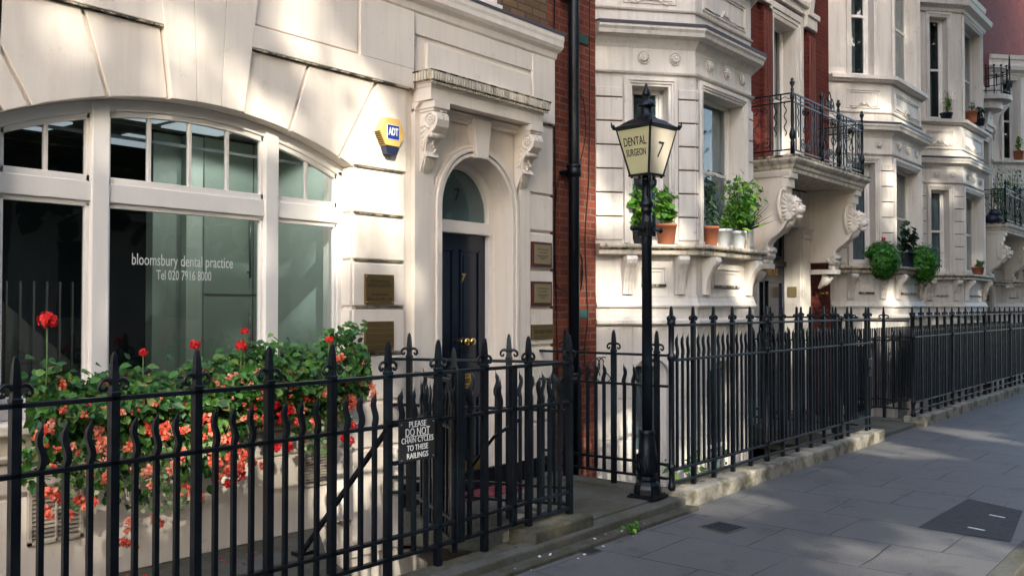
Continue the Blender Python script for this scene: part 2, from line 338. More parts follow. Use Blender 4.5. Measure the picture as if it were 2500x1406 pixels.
cover([(6.49, 3.20), (6.74, 3.17), (6.78, 3.40), (6.55, 3.44)], 'utility_cover', 'square dark metal cover in the pavement right of the weeds', 'manhole cover')
cover([(5.33, 3.65), (5.46, 3.64), (5.50, 3.78), (5.36, 3.78)], 'utility_cover', 'small metal stopcock cover in the pavement below the railing end', 'manhole cover')
t = cover([(7.55, 1.48), (8.75, 1.62), (9.0, 2.1), (7.6, 2.13)], 'asphalt_patch', 'dark tarmac repair patch with two white dashes in the paving', 'road patch', 'asphalt', .004, False)
b = MB()
for (xa, ya), (xb, yb) in (((8.41, 1.80), (8.37, 1.68)), ((7.833, 1.829), (7.797, 1.705))):
    q = Vector((yb - ya, xa - xb, 0)).normalized() * .012; b.prism([(xa - q.x, ya - q.y), (xb - q.x, yb - q.y), (xb + q.x, yb + q.y), (xa + q.x, ya + q.y)], .005, .007, T)
b.build('white_mark', 'white', t)

# ================================================================== railings
_mc = {}
def bar_mesh(h, tip, w=.0125, wav=.009):
    k = ('bar', round(h, 3), tip, w)
    if k in _mc: return _mc[k]
    b = MB(); 
    if tip == 'wavy':
        n = 16; zs = [0, h - .20] + [h - .20 + .20 * i / n for i in range(1, n + 1)]
        pts = [(wav * sin(max(0, (z - h + .20)) / .20 * 2.5 * pi), 0, z) for z in zs]; rs = [w * 1.35] * 2 + [w * 1.35 * (1.15 - .25 * (i / n)) if i < n - 3 else w * (1.3 - .42 * (i - n + 4)) for i in range(1, n + 1)]
        rs = [max(.002, r) for r in rs]; b.tube(pts, rs, 4)
    else:
        b.tube([(0, 0, 0), (0, 0, h - .05), (0, 0, h)], [w * 1.35, w * 1.35, .003], 4)
    _mc[k] = b.mesh('bar', M['iron']); return _mc[k]
def post_mesh(h, w):
    k = ('post', round(h, 3), w)
    if k not in _mc:
        b = MB(); b.box(-w, w, -w, w, 0, h); _mc[k] = b.mesh('post', M['iron'])
    return _mc[k]
def finial_mesh(kind):
    k = ('fin', kind)
    if k in _mc: return _mc[k]
    b = MB()
    if kind == 'curl': b.lathe([(.018, -.01), (.0225, -.004), (.0225, .008), (.018, .012), (.015, .05), (.0175, .062), (.0165, .085), (.0125, .15), (.008, .178), (.002, .188)], square=True)
    else: b.lathe([(.017, -.01), (.021, 0), (.021, .01), (.015, .018), (.015, .06), (.013, .075), (.0105, .135), (.002, .15)], square=True)
    for sgn in (-1, 1):
        for ax in ((0,) if kind == 'curl' else (0, 1)):
            fr = (lambda u, z: (sgn * u, 0, z)) if ax == 0 else (lambda u, z: (0, sgn * u, z))
            if kind == 'curl': b.tube([fr(u, z) for u, z in ((.004, .038), (.018, .058), (.034, .066), (.052, .062), (.066, .048), (.068, .030), (.058, .018), (.045, .020), (.041, .030))], [.012, .011, .0105, .010, .0095, .009, .0085, .008, .006], 6); b.ball(fr(.043, .029), .0085, 6)
            else: b.tube([fr(u, z) for u, z in ((.010, .055), (.026, .058), (.036, .046), (.032, .032), (.022, .030))], [.010, .011, .012, .011, .008], 6)
    _mc[k] = b.mesh('finial', M['iron']); return _mc[k]
def railing(name, label, p0, p1, zb, ztops, posts, bars, rails, fin='curl', tip='wavy', pw=.020, group=None, rail_h=.011, bar_bot=None, skip_ends=0, bw=.0125):
    """p0,p1 plan ends; posts / bars: distances along; ztops=(post top without finial, bar tip); rails: heights."""
    t = empty(name, (p0[0], p0[1], zb), label, 'railing', group); d = Vector((p1[0] - p0[0], p1[1] - p0[1], 0)); L = d.length; d.normalize(); a = math.atan2(d.y, d.x)
    for s in posts:
        q = d * s; o = inst(post_mesh(ztops[0] - zb, pw), 'post', t, (q.x, q.y, 0), a); inst(finial_mesh(fin), 'finial', o, (0, 0, ztops[0] - zb))
    bb = bar_bot if bar_bot is not None else rails[-1]
    for s in bars[:100]: q = d * s; inst(bar_mesh(ztops[1] - bb, tip, bw), 'bar', t, (q.x, q.y, bb - zb), a + (pi if R.random() < .0 else 0))
    for z in rails:
        b = MB(); fr = lambda x, y, zz: (d.x * x - d.y * y, d.y * x + d.x * y, zz)
        b.box(-.02, L + .02, -.020, .020, z - zb - rail_h, z - zb + rail_h, fr); o = b.build('rail', 'iron', t, local=True, bevel=.004)
    return t
# front railing by the white house
ps = [1.285 - .425 * k for k in (1, 2, 3)][::-1] + [1.711, 2.137, 2.556, 2.977, 3.399, 3.822, 4.25, 4.694, 5.166, 5.66]
X0 = ps[0]; bs = []
for a, b_ in zip(ps, ps[1:]):
    n = 3 if b_ < 4.3 else 2 if b_ < 5.2 else 3
    bs += [a + (b_ - a) * (k + 1) / (n + 1) - X0 for k in range(n)]
railing('railing', 'black iron railing in front of the flower boxes with a notice on it', (X0, 4.05), (5.66, 4.05), .09, (1.31, 1.215), [p - X0 for p in ps], bs, [1.29, 1.0, .335, .215], group='iron railings along the pavement')
fr1 = [o for o in C.objects if o.name == 'railing'][0]
b = MB(); b.tube([(3.86, 4.07, 1.0), (3.855, 4.88, .12)], .019, 4); b.box(3.80, 3.92, 4.84, 4.93, .10, .125); b.build('brace', 'iron', fr1, bevel=.003)
b = MB(); b.tube([(5.1, 4.07, .92), (5.09, 4.3, .78), (5.08, 4.55, .50), (5.07, 4.75, .36), (5.06, 4.95, .30)], .013, 6); b.build('brace', 'iron', fr1)
b = MB(); b.box(4.40, 4.47, 4.02, 4.06, .2, 1.30); b.box(4.97, 5.02, 4.03, 4.07, .2, 1.30); b.build('gate_stile', 'iron', fr1, bevel=.003)
L = sqrt(.5 ** 2 + 1.33 ** 2)
railing('railing', 'short black iron railing from the front corner post to the wall left of the door', (5.66, 4.08), (5.16, 5.41), .10, (1.31, 1.22), [.45, 1.28], [.09 * k for k in (1, 2, 3, 4)] + [.55 + .1 * k for k in range(7) if k not in (7,)], [1.29, .93, .36, .24])
railing('railing', 'half open inner gate of thin black bars behind the notice', (4.47, 4.12), (4.84, 4.82), .12, (1.25, 1.18), [.0], [.07 * k for k in range(1, 11)], [1.22, .92, .33, .2], bw=.008)
railing('railing', 'black side railing behind the lamp post returning to the brick wall', (7.08, 4.05), (7.08, 5.42), .12, (1.31, 1.20), [.085, .527, 1.06], [.317, .415, .632, .72, .81, .90, .99, 1.2], [1.285, 1.02, .35, .23])
# long railing right of the lamp
ps = [7.06 + .39 * k for k in range(13)]; ps[-1] = 12.12; ps.append(12.02); bs = [a + .39 * (k + 1) / 4 - 7.06 for a in ps[:13] for k in range(3) if a + .39 * (k + 1) / 4 < 12.1]
f2 = railing('railing', 'tall black iron railing on the stone kerb right of the lamp post', (7.06, 3.98), (12.12, 3.98), .14, (1.56, 1.475), [p - 7.06 for p in ps], bs, [1.545, 1.245, .31, .20], 'ball', group='iron railings along the pavement', bar_bot=.31, pw=.018, bw=.0105)
for xx in (7.06, 9.0, 11.1):
    b = MB(); b.lathe([(.024, .14), (.034, .16), (.03, .19), (.022, .21), (.022, .3), (.034, .32), (.034, .35), (.022, .37), (.022, 1.24), (.034, 1.25), (.036, 1.29), (.024, 1.31), (.024, 1.54), (.036, 1.55), (.036, 1.58), (.024, 1.6)], xx, 3.98, 12); b.build('baluster', 'iron', f2)
b = MB()
for cz in (1.36, 1.48):
    for sg in (-1, 1): b.tube(spiral(lambda u, z: (9.0 + sg * u, 3.955, z), (.045, cz), .04, .008, pi / 2, 1.4), .007, 5)
b.box(8.94, 8.95, 3.95, 3.965, 1.3, 1.55); b.box(9.05, 9.06, 3.95, 3.965, 1.3, 1.55); b.build('scroll_panel', 'iron', f2)
b = MB(); b.box(12.02, 12.14, 3.95, 4.0, .82, 1.05); b.ball((12.0, 3.93, .93), .02); b.build('lock', 'iron', f2, bevel=.004)
# side railing of the second entrance, seen through it
railing('railing', 'tall black side railing at the near side of the second entrance', (11.9, 4.06), (11.9, 5.66), .09, (1.56, 1.46), [.3, .72, 1.14, 1.5], [.1 * k for k in range(1, 16)], [1.57, 1.27, .33, .22], 'ball')
railing('railing', 'black side railing with curled finials at the far side of the second entrance', (14.03, 4.06), (14.03, 5.4), .09, (1.52, 1.40), [.33, .8], [.1, .2, .45, .56, .67, .92, 1.02], [1.50, 1.22, .36, .24])
ps = [14.0 + .43 * k for k in range(27)]; bs = [a + .43 * (k + 1) / 5 - 14.0 for a in ps for k in range(4)][:100]
f3 = railing('railing', 'farthest black iron railing running out of the picture on the right', (14.0, 3.98), (25.4, 3.98), .14, (1.56, 1.40), [p - 14.0 for p in ps], bs, [1.57, 1.27, .335, .225], 'ball', 'plain', group='iron railings along the pavement', bar_bot=.335, pw=.02)
for xx in (14.0, 16.1, 18.3, 20.4, 22.5):
    b = MB(); b.lathe([(.024, .14), (.04, .16), (.03, .2), (.022, .22), (.022, .3), (.036, .32), (.036, .35), (.022, .37), (.022, 1.24), (.036, 1.25), (.036, 1.29), (.024, 1.31), (.024, 1.54), (.038, 1.55), (.038, 1.58), (.024, 1.6)], xx, 3.975, 12); b.build('baluster', 'iron', f3)
b = MB()
for k in range(26):
    for j in range(5): x = 14.04 + .43 * k + .43 * (j + .5) / 5; b.tube([(x, 4.9, .1), (x, 4.9, 1.37)], .012, 4)
b.box(14, 25.4, 4.88, 4.92, 1.2, 1.22); tag(b.build('inner_railing', 'iron'), 'second row of thin black bars behind the farthest railing', 'railing')

# notice on the railing
t = empty('notice', (3.88, 4.02, .79), 'black notice with white lettering hung on the front railing', 'sign')
b = MB(); b.box(3.88, 4.18, 4.012, 4.022, .775, 1.02); b.build('board', 'black', t, bevel=.002)
for i, (s_, sz, wd) in enumerate((("PLEASE", .044, .145), ("DO NOT", .058, .205), ("CHAIN CYCLES", .042, .27), ("TO THESE", .042, .18), ("RAILINGS", .042, .18))):
    text('lettering', s_, sz * 1.15, 'white', t, (4.03, 4.010, .995 - .047 * i), (1, 0, 0), width=wd, bold=0, depth=.001)
b = MB(); b.box(3.93, 4.13, 4.009, 4.0115, .922, .926); b.build('underline', 'white', t)
b = MB(); [b.ball((x, 4.01, z), .006) for x in (3.895, 4.165) for z in (.79, 1.0)]; b.build('screw', 'steel', t)
b = MB(); b.box(3.85, 4.2, 4.02, 4.04, 1.0, 1.03); b.box(3.85, 4.0, 4.02, 4.04, .765, .79); b.build('clamp', 'iron', t)

# ================================================================== lamp post
LX, LY = 6.86, 4.10
t = empty('street_lamp', (LX, LY, .10), 'old black lamp post with a four sided lantern reading DENTAL SURGEON', 'street lamp')
def lth(name, prof, mat='iron', n=24, **k): b = MB(); b.lathe(prof, LX, LY, n, **k); return b.build(name, mat, t)
b = MB(); b.lathe([(.125, .10), (.125, .125), (.11, .13), (.11, .145)], LX, LY, square=True, rot=0); b.lathe([(.118, .14), (.118, .20), (.110, .24), (.092, .265), (.080, .28), (.090, .30), (.090, .33), (.078, .345)], LX, LY, 8, smooth=False)
b.lathe([(.082, .34), (.085, .40), (.086, .46), (.080, .56), (.070, .70), (.060, .78), (.066, .80), (.066, .83), (.055, .845)], LX, LY, 24)
for k in range(16):                                          # cast leaves on the base
    a = 2 * pi * k / 16; p = [(LX + r * cos(a + dz), LY + r * sin(a + dz), z) for r, z, dz in ((.088, .38, 0), (.094, .43, .12), (.091, .50, -.05), (.084, .58, .1))]; b.tube(p, [.005, .010, .007, .003], 5)
b.v = [(x, y, .1 + (z - .1) * .76) for x, y, z in b.v]; b.build('base', 'iron', t)
lth('shaft', [(.045, .65), (.042, 2.22), (.046, 2.23), (.046, 2.45), (.041, 2.46), (.041, 2.50), (.050, 2.51), (.050, 2.53), (.045, 2.54), (.060, 2.56), (.062, 2.585), (.048, 2.60), (.041, 2.64), (.038, 2.78)], n=20)
cr, sr = cos(radians(-7)), sin(radians(-7))
LF = lambda x, y, z: (LX + x * cr - y * sr, LY + x * sr + y * cr, z)   # lantern frame
b = MB(); b.box(-.055, .055, -.055, .055, 2.30, 2.42, LF); b.box(-.04, .04, -.061, -.054, 2.315, 2.405, LF); b.tube([LF(-.19, 0, 2.36), LF(.19, 0, 2.36)], .016, 10); b.tube([LF(-.075, 0, 2.36), LF(.075, 0, 2.36)], .028, 10)
for sx in (-1, 1): b.ball(LF(.19 * sx, 0, 2.36), .024)
b.tube([LF(-.03, -.064, 2.33), LF(.03, -.064, 2.39)], .004, 5); b.tube([LF(.03, -.064, 2.33), LF(-.03, -.064, 2.39)], .004, 5)
b.build('ladder_bar', 'iron', t, bevel=.003)
ZB, ZT, HB, HT = 2.815, 3.205, .098, .178
for q in range(4):                                            # frog brackets
    a = q * pi / 2 + pi / 4; ca, sa = cos(a), sin(a); b = MB()
    pr = [(.03, 2.62), (.05, 2.70), (.10, 2.745), (.15, 2.785), (.172, 2.82), (.160, 2.85), (.13, 2.865), (.118, 2.875)] if q % 2 == 0 else [(.03, 2.70), (.035, 2.74), (.075, 2.78), (.078, 2.82), (.055, 2.85), (.07, 2.87)]
    pr = [(r, 2.62 + (z - 2.62) * .77) for r, z in pr]; b.tube([LF(r * ca, r * sa, z) for r, z in pr], .008 if q % 2 == 0 else .012, 6); b.ball(LF(.125 * ca, .125 * sa, 2.805), .013); b.build('bracket', 'iron', t)
b = MB(); b.lathe([(.038, 2.76), (.038, 2.815)], LX, LY, 12); b.lathe([(HB + .01, ZB - .008), (HB + .014, ZB), (HB + .006, ZB + .012)], 0, 0, square=True, fr=LF)
for sx in (-1, 1):
    for sy in (-1, 1): b.tube([LF(HB * sx, HB * sy, ZB), LF(HT * sx, HT * sy, ZT)], .010, 4)
for z0, hh in ((ZB, HB), (ZT, HT)):
    for q in range(4):
        a = q * pi / 2 + pi / 4; k = hh * sqrt(2); b.tube([LF(k * cos(a), k * sin(a), z0), LF(k * cos(a + pi / 2), k * sin(a + pi / 2), z0)], .010, 4)
b.build('lantern_frame', 'iron', t)
for q, (nm, mt) in enumerate((('pane', 'lampglass_b'), ('pane', 'lampglass'), ('pane', 'lampglass'), ('pane', 'lampglass_b'))):
    ax = [(0, 1), (-1, 0), (1, 0), (0, -1)][q]; b = MB(); vs = []
    for off in (.003, -.003):
        for z_, h_ in ((ZB + .01, HB + .0), (ZT - .01, HT + .0)):
            for s_ in (-1, 1):
                if ax[0]: vs.append(LF(ax[0] * (h_ - off), s_ * (h_ - .008), z_))
                else: vs.append(LF(s_ * (h_ - .008), ax[1] * (h_ - off), z_))
    b.add(vs, [(0, 1, 3, 2), (4, 6, 7, 5), (0, 4, 5, 1), (2, 3, 7, 6), (0, 2, 6, 4), (1, 5, 7, 3)]); b.build('pane', mt, t)
def on_pane(ax, s_, z_, out=.006):
    h_ = HB + (HT - HB) * (z_ - ZB) / (ZT - ZB) + out; return LF(ax[0] * h_ + (s_ if ax[1] else 0), ax[1] * h_ + (s_ if ax[0] else 0), z_)
sl_ = (HT - HB) / (ZT - ZB)
upW = Vector(LF(-sl_, 0, 1)) - Vector(LF(0, 0, 0)); rtW = Vector(LF(0, -1, 0)) - Vector(LF(0, 0, 0))
text('lettering', 'DENTAL', .102, 'blackletter', t, on_pane((-1, 0), .0, 3.088), rtW, upW, width=.235, bold=.0006, depth=.0006)
text('lettering', 'SURGEON', .085, 'blackletter', t, on_pane((-1, 0), -.0, 2.998), rtW, upW, width=.205, bold=.0002, depth=.0006)
upS = Vector(LF(0, -sl_, 1)) - Vector(LF(0, 0, 0)); rtS = Vector(LF(1, 0, 0)) - Vector(LF(0, 0, 0))
text('lettering', '7', .19, 'blackletter', t, on_pane((0, -1), 0, 3.015), rtS, upS, width=.075, depth=.0006)
b = MB(); b.lathe([(HT + .005, ZT - .005), (HT + .022, ZT + .0), (HT + .022, ZT + .02), (HT * .95, ZT + .035), (.11, 3.285), (.07, 3.305)], 0, 0, square=True, fr=LF)
for sx in (-1, 1):
    for sy in (-1, 1):
        q = (HT + .025); b.tube([LF(q * sx * .95, q * sy * .95, ZT + .005), LF(q * sx * 1.02, q * sy * 1.02, ZT + .03), LF(q * sx * 1.05, q * sy * 1.05, ZT + .07)], [.014, .011, .003], 6); b.ball(LF(q * sx * .98, q * sy * .98, ZT + .03), .016)
b.build('roof', 'iron', t)
lth('chimney', [(.105, 3.285), (.10, 3.298), (.085, 3.306), (.062, 3.336), (.05, 3.370), (.047, 3.399), (.078, 3.403), (.080, 3.412), (.066, 3.437), (.040, 3.462), (.022, 3.475), (.018, 3.488), (.034, 3.500), (.036, 3.517), (.022, 3.551), (.010, 3.577), (.011, 3.589), (.002, 3.610)], n=20)

# ================================================================== white house with arched window
H1 = empty('house', (3.46, 5.4, 0), 'cream stucco house with wide arched window and navy front door', 'house', 'terraced houses')
DX, DR, DS = 6.17, .47, 2.55      # door arch centre, radius, springing
AX, AR = 3.46, 3.26; AC = 3.03 - AR   # window arch
WL, WR = 2.18, 4.74
def az(x): return AC + sqrt(AR * AR - (x - AX) ** 2)
Z3 = 3.475
PR = lambda p, t, q: (p, t, q)
w_ = MB()
w_.box(-3, WL, 5.43, 5.75, .1, Z3 + .1); w_.box(WL, WR, 5.43, 5.75, -.3, 1.02); w_.box(WL, 7.28, 5.44, 5.7, -1.6, -.25)
w_.prism([(WL, Z3 + .1)] + [(WL + (WR - WL) * i / 24, az(WL + (WR - WL) * i / 24)) for i in range(25)] + [(WR, Z3 + .1)], 5.43, 5.75, PR)
w_.box(WR, 5.30, 5.43, 5.76, -.3, Z3 + .1)
# wall round the door
w_.prism([(5.30, -.2), (DX - DR, -.2)] + [(DX - DR, .5), (DX - DR, DS)] + arc(DX, DS, DR, pi, 0, 24)[1:] + [(DX + DR, -.2), (7.27, -.2), (7.27, Z3 + .1), (5.30, Z3 + .1)], 5.43, 5.68, PR)
w_.box(5.30, DX - DR - .02, 5.68, 5.9, 0, 3.4); w_.box(DX + DR + .02, 7.27, 5.68, 6.0, -.2, Z3)
w_.box(-3, 7.27, 5.41, 5.75, Z3 + .08, 4.36)
w_.build('wall', 'stucco', H1)
# upper band, keystone, voussoirs, panels
b = MB(); b.box(-3, AX - .25, 5.375, 5.43, Z3, 3.63); b.box(AX + .3, 5.36, 5.375, 5.43, Z3, 3.63); b.box(-3, AX - .25, 5.40, 5.43, 3.63, 4.1)
b.box(4.775, 5.36, 5.375, 5.43, 3.63, 4.10); b.box(5.36, 7.28, 5.40, 5.43, Z3, 4.10); b.box(6.93, 7.28, 5.375, 5.41, Z3, 4.10); b.box(5.36, 6.93, 5.385, 5.41, 3.93, 4.1); b.box(5.50, 6.88, 5.37, 5.40, 3.66, 3.88)
b.box(AX + .3, 4.76, 5.39, 5.42, 3.645, 4.1); b.build('fascia', 'stucco', H1, bevel=.006)
b = MB()
for x in (5.36 - .004,): b.box(x, x + .006, 5.372, 5.43, Z3, 4.1)
b.box(-3, AX - .27, 5.378, 5.43, Z3 - .012, Z3 - .002); b.box(AX + .33, 5.34, 5.378, 5.43, Z3 - .012, Z3 - .002); b.box(6.95, 7.28, 5.378, 5.43, Z3 - .012, Z3 - .002); b.build('stained_joint', 'grime', H1)
def rad(xb, z): # x on the joint that starts at (xb, az(xb))
    z0 = az(xb); return xb + (xb - AX) * (z - z0) / (z0 - AC) * 1.55
def block(b, xa, xb, ztop, y0, gap=.012):
    n = 6; lo = [(xa + (xb - xa) * i / n, az(xa + (xb - xa) * i / n)) for i in range(n + 1)]
    lo[0] = (lo[0][0] + gap, lo[0][1]); lo[-1] = (lo[-1][0] - gap, lo[-1][1])
    b.prism(lo + [(rad(xb, ztop) - gap, ztop), (rad(xa, ztop) + gap, ztop)], y0, 5.432, PR)
J = [1.7, 2.35, 2.80, 3.20]; J2 = [3.74, 4.14, 4.60]

for xa, xb in ((2.2, J[1]), (J[1], J[2]), (J[2], J[3]), (J2[0], J2[1]), (J2[1], J2[2])): v = MB(); block(v, xa, xb, Z3 - .015, 5.405); v.build('voussoir', 'stucco', H1, bevel=.007)
v = MB(); v.prism([(WL, 2.4), (WL, az(WL)), (2.2, Z3 - .015), (1.2, Z3 - .015), (1.2, 2.4)], 5.405, 5.432, PR); v.build('voussoir', 'stucco', H1, bevel=.007)
v = MB(); pr = [(J2[2] + .012, az(J2[2])), (WR, az(WR)), (WR, 2.79), (5.30, 2.79), (5.30, Z3 - .015), (rad(J2[2], Z3) + .012, Z3 - .015)]; v.prism(pr, 5.405, 5.432, PR); v.build('voussoir', 'stucco', H1, bevel=.007)
k = MB(); ks = [3.20, 3.38, 3.56, 3.74]
for a_, b_ in zip(ks, ks[1:]): block(k, a_, b_, 4.1, 5.372, .002)
k.build('keystone', 'stucco', H1, bevel=.003)
b = MB(); b2 = MB()
for za, zb_ in ((2.43, 2.765), (2.07, 2.405), (1.71, 2.045), (1.345, 1.685), (.98, 1.32), (.62, .955)):
    b.box(WR, 5.28, 5.405, 5.43, za, zb_); b2.box(6.90, 7.285, 5.405, 5.43, za, zb_); b.box(WR - .022, WR + .012, 5.43, 5.60, za, zb_)
b2.box(6.90, 7.285, 5.405, 5.43, 2.79, Z3 - .02); b.box(WR, 5.28, 5.405, 5.43, -.2, .60); b2.box(6.90, 7.285, 5.405, 5.43, .1, .60); b2.build('rusticated_pier', 'stucco', H1, bevel=.010)
b.build('rusticated_pier', 'stucco', H1, bevel=.010)
b = MB(); [b.box(WR + .02, 5.27, 5.401, 5.43, z - .002, z + .004) for z in (2.78, 2.42, 2.06, 1.70, 1.335)]; b.build('stained_joint', 'grime', H1)
b = MB(); b.box(WL, WR, 5.40, 5.44, .1, .64); b.box(WL, WR, 5.40, 5.44, .665, .83); b.box(WL, WR, 5.41, 5.44, .855, 1.0); b.box(-3, WL, 5.40, 5.44, .1, .64); b.box(-3, WL, 5.40, 5.44, .665, 2.42); b.box(WL - .1, WR - .12, 5.31, 5.56, 1.0, 1.06)
b.sweep([(-3, 5.4), (WR - .02, 5.4)], [(0, .84), (.03, .85), (.045, .875), (0, .885)]); b.build('plinth', 'stucco', H1, bevel=.008)
b = MB(); b.sweep([(5.1, 5.69), (7.28, 5.43), (7.29, 5.43)][1:], [(0, .1), (.035, .1), (.03, .30), (0, .31)]); b.box(5.24, 7.28, 5.385, 5.43, .1, .28); b.build('painted_skirting', 'iron', H1)
# main cornice and first floor
b = MB(); b.sweep([(-3, 5.41), (7.27, 5.41), (7.27, 5.8)], [(0, 4.06), (.02, 4.06), (.022, 4.10), (.035, 4.12), (.04, 4.15), (.045, 4.17), (.07, 4.20), (.085, 4.23), (.085, 4.27), (.09, 4.30), (.09, 4.36), (0, 4.38)]); b.build('cornice', 'stucco', H1)
b = MB(); b.sweep([(-3, 5.41), (7.27, 5.41), (7.27, 5.8)], [(.01, 4.385), (.092, 4.366), (.092, 4.345), (.096, 4.345), (.096, 4.372), (.01, 4.395)]); b.build('lead_edge', 'lead', H1)
b = MB(); b.box(6.55, 7.275, 5.46, 5.9, 4.36, 7.4); b.box(-3, 5.6, 5.56, 5.9, 4.36, 7.4); b.box(5.6, 6.55, 5.56, 5.9, 6.2, 7.4); b.build('upper_brickwork', 'brick_brown', H1)
b = MB(); b.box(5.45, 6.56, 5.44, 5.62, 4.38, 4.47); b.box(6.42, 6.56, 5.50, 5.9, 4.47, 6.2); b.box(5.5, 5.62, 5.50, 5.9, 4.47, 6.2); b.box(5.62, 6.42, 5.70, 5.76, 4.47, 4.56); b.box(6.35, 6.42, 5.68, 5.76, 4.47, 6.2); b.build('upper_window_frame', 'woodpaint', H1, bevel=.006)
b = MB(); b.box(5.62, 6.4, 5.73, 5.735, 4.5, 6.2); b.build('upper_window_pane', 'glass', H1); b = MB(); b.box(5.62, 6.4, 5.78, 5.8, 4.4, 6.2); b.build('upper_window_blind', 'curtain', H1)
b = MB(); b.box(-3, 7.2, 5.95, 16, 3.4, 13.5); b.box(-3, 2.0, 5.75, 16, -1, 3.4); b.box(6.7, 7.25, 6.0, 16, -1.6, 3.4); b.box(5.25, 6.75, 8, 16, -1.6, 3.4); b.build('house_body', 'brick_brown', H1)
# ---- arched window
W = MB(); yf0, yf1 = 5.52, 5.60
def azi(x, d): # inner curve at depth d from the arch
    return AC + sqrt((AR - d) ** 2 - (x - AX) ** 2)
n = 24
W.prism([(WL + (WR - WL) * i / n, az(WL + (WR - WL) * i / n)) for i in range(n + 1)] + [(WR - (WR - WL) * i / n, azi(WR - (WR - WL) * i / n, .075)) for i in range(n + 1)], yf0, yf1, PR)
W.box(WL, WL + .06, yf0, yf1, 1.06, 2.72); W.box(WR - .06, WR, yf0, yf1, 1.06, 2.74)
for mx in (2.81, 4.065): W.box(mx - .055, mx + .055, yf0 - .02, yf1 + .003, 1.064, azi(mx, .03)); 
W.box(WL + .02, WR - .02, yf0 - .004, yf1 - .003, 2.34, 2.46); W.box(WL + .02, WR - .02, yf0 - .002, yf1 - .003, 1.062, 1.16)
W.build('window_frame', 'woodpaint', H1, bevel=.007)
wf = [o for o in C.objects if o.name == 'window_frame'][0]
b = MB()                                                   # inner beads and glazing bars
for x0, x1 in ((WL + .06, 2.755), (2.865, 4.01), (4.12, WR - .06)):
    b.box(x0, x1, 5.535, 5.575, 2.46, 2.50); b.box(x0, x0 + .022, 5.535, 5.575, 1.16, 2.33); b.box(x1 - .022, x1, 5.535, 5.575, 1.16, 2.33); b.box(x0, x1, 5.535, 5.575, 2.31, 2.34); b.box(x0, x1, 5.535, 5.575, 1.16, 1.19)
    b.box(x0, x0 + .022, 5.535, 5.575, 2.46, azi(x0 + .01, .07)); b.box(x1 - .022, x1, 5.535, 5.575, 2.46, azi(x1 - .01, .07))
    nn = 8; b.prism([(x0 + (x1 - x0) * i / nn, azi(x0 + (x1 - x0) * i / nn, .07)) for i in range(nn + 1)] + [(x1 - (x1 - x0) * i / nn, azi(x1 - (x1 - x0) * i / nn, .11)) for i in range(nn + 1)], 5.535, 5.575, PR)
for gx in (2.50, 3.15, 3.4375, 3.725, 4.40): b.box(gx - .012, gx + .012, 5.545, 5.575, 2.48, azi(gx, .09))
b.build('glazing_bars', 'woodpaint', wf, bevel=.003)
for x0, x1 in ((WL + .05, 2.77), (2.86, 4.02), (4.11, WR - .05)):
    b = MB(); b.box(x0, x1, 5.560, 5.564, 1.1, 2.36); b.build('window_pane', 'glass', H1)
    b = MB(); b.prism([(x0, 2.4), (x1, 2.4)] + [(x1 - (x1 - x0) * i / 8, azi(x1 - (x1 - x0) * i / 8, .04)) for i in range(9)], 5.560, 5.564, PR); b.build('window_pane', 'glass', H1)
text('window_lettering', 'bloomsbury dental practice', .105, 'etch', H1, (3.41, 5.557, 2.0), (1, 0, 0), width=.735, depth=.0004)
text('window_lettering', 'Tel 020 7916 8000', .09, 'etch', H1, (3.41, 5.557, 1.905), (1, 0, 0), width=.40, depth=.0004)
b = MB(); b.tube([(2.20, 5.515, 2.78), (2.215, 5.51, 2.74), (2.225, 5.51, 2.68), (2.22, 5.51, 2.62), (2.215, 5.51, 2.6)], .004, 5); b.build('loose_cable', 'white', H1)
# room behind
b = MB(); b.box(2.0, 5.6, 9.0, 9.1, 0, 3.4); b.box(1.9, 2.0, 5.8, 9, 0, 3.4); b.box(5.24, 5.3, 5.8, 9, 0, 3.4); b.box(2, 5.6, 5.76, 9, .3, .5); b.build('room_wall', 'room_b', H1)
b = MB(); b.box(2.0, 5.3, 5.76, 9.0, 3.12, 3.2); 
for k_ in range(7): b.box(2, 5.3, 5.95 + .45 * k_, 5.97 + .45 * k_, 3.112, 3.12)
b.build('room_ceiling', 'ceiling', H1)
b = MB(); [b.box(x, x + .5, y, y + .5, 3.10, 3.115) for x, y in ((2.6, 6.1), (3.3, 6.1), (3.9, 6.2), (2.9, 7.1), (3.9, 7.2))]; lp_ = bpy.data.materials.new('emissive_panel'); lp_.use_nodes = True; lp_.node_tree.nodes["Principled BSDF"].inputs["Emission Color"].default_value = (.9, .95, 1, 1); lp_.node_tree.nodes["Principled BSDF"].inputs["Emission Strength"].default_value = .09
b.build('glow_panel', lp_, H1)  # emission put into the panels to give bright shapes in the upper panes
b = MB(); b.box(2.1, 5.2, 5.70, 5.72, 2.78, 2.80); b.build('blind_rail', 'curtain_w', H1)
b = MB(); b.box(4.35, 5.22, 6.80, 6.95, .5, 3.1); b.box(3.95, 4.20, 6.9, 7.0, .5, 3.1); b.build('cupboard', 'cupboard', H1, bevel=.004)
b = MB(); b.box(4.20, 4.35, 6.82, 6.98, .5, 3.1); b.box(5.05, 5.2, 6.0, 6.8, .5, 3.1); b.build('pale_panel', 'cupboard_l', H1)
b = MB(); b.box(4.35, 5.22, 6.795, 6.80, 1.80, 1.812); b.box(4.82, 4.83, 6.795, 6.80, .5, 3.1)
for x in (4.77, 4.88):
    for z0, z1 in ((1.95, 2.5), (1.15, 1.65)): b.tube([(x, 6.76, z0), (x, 6.76, z1)], .010, 8); b.tube([(x, 6.76, z0 + .05), (x, 6.8, z0 + .05)], .007, 6)
b.build('cupboard_handle', 'steel', H1)
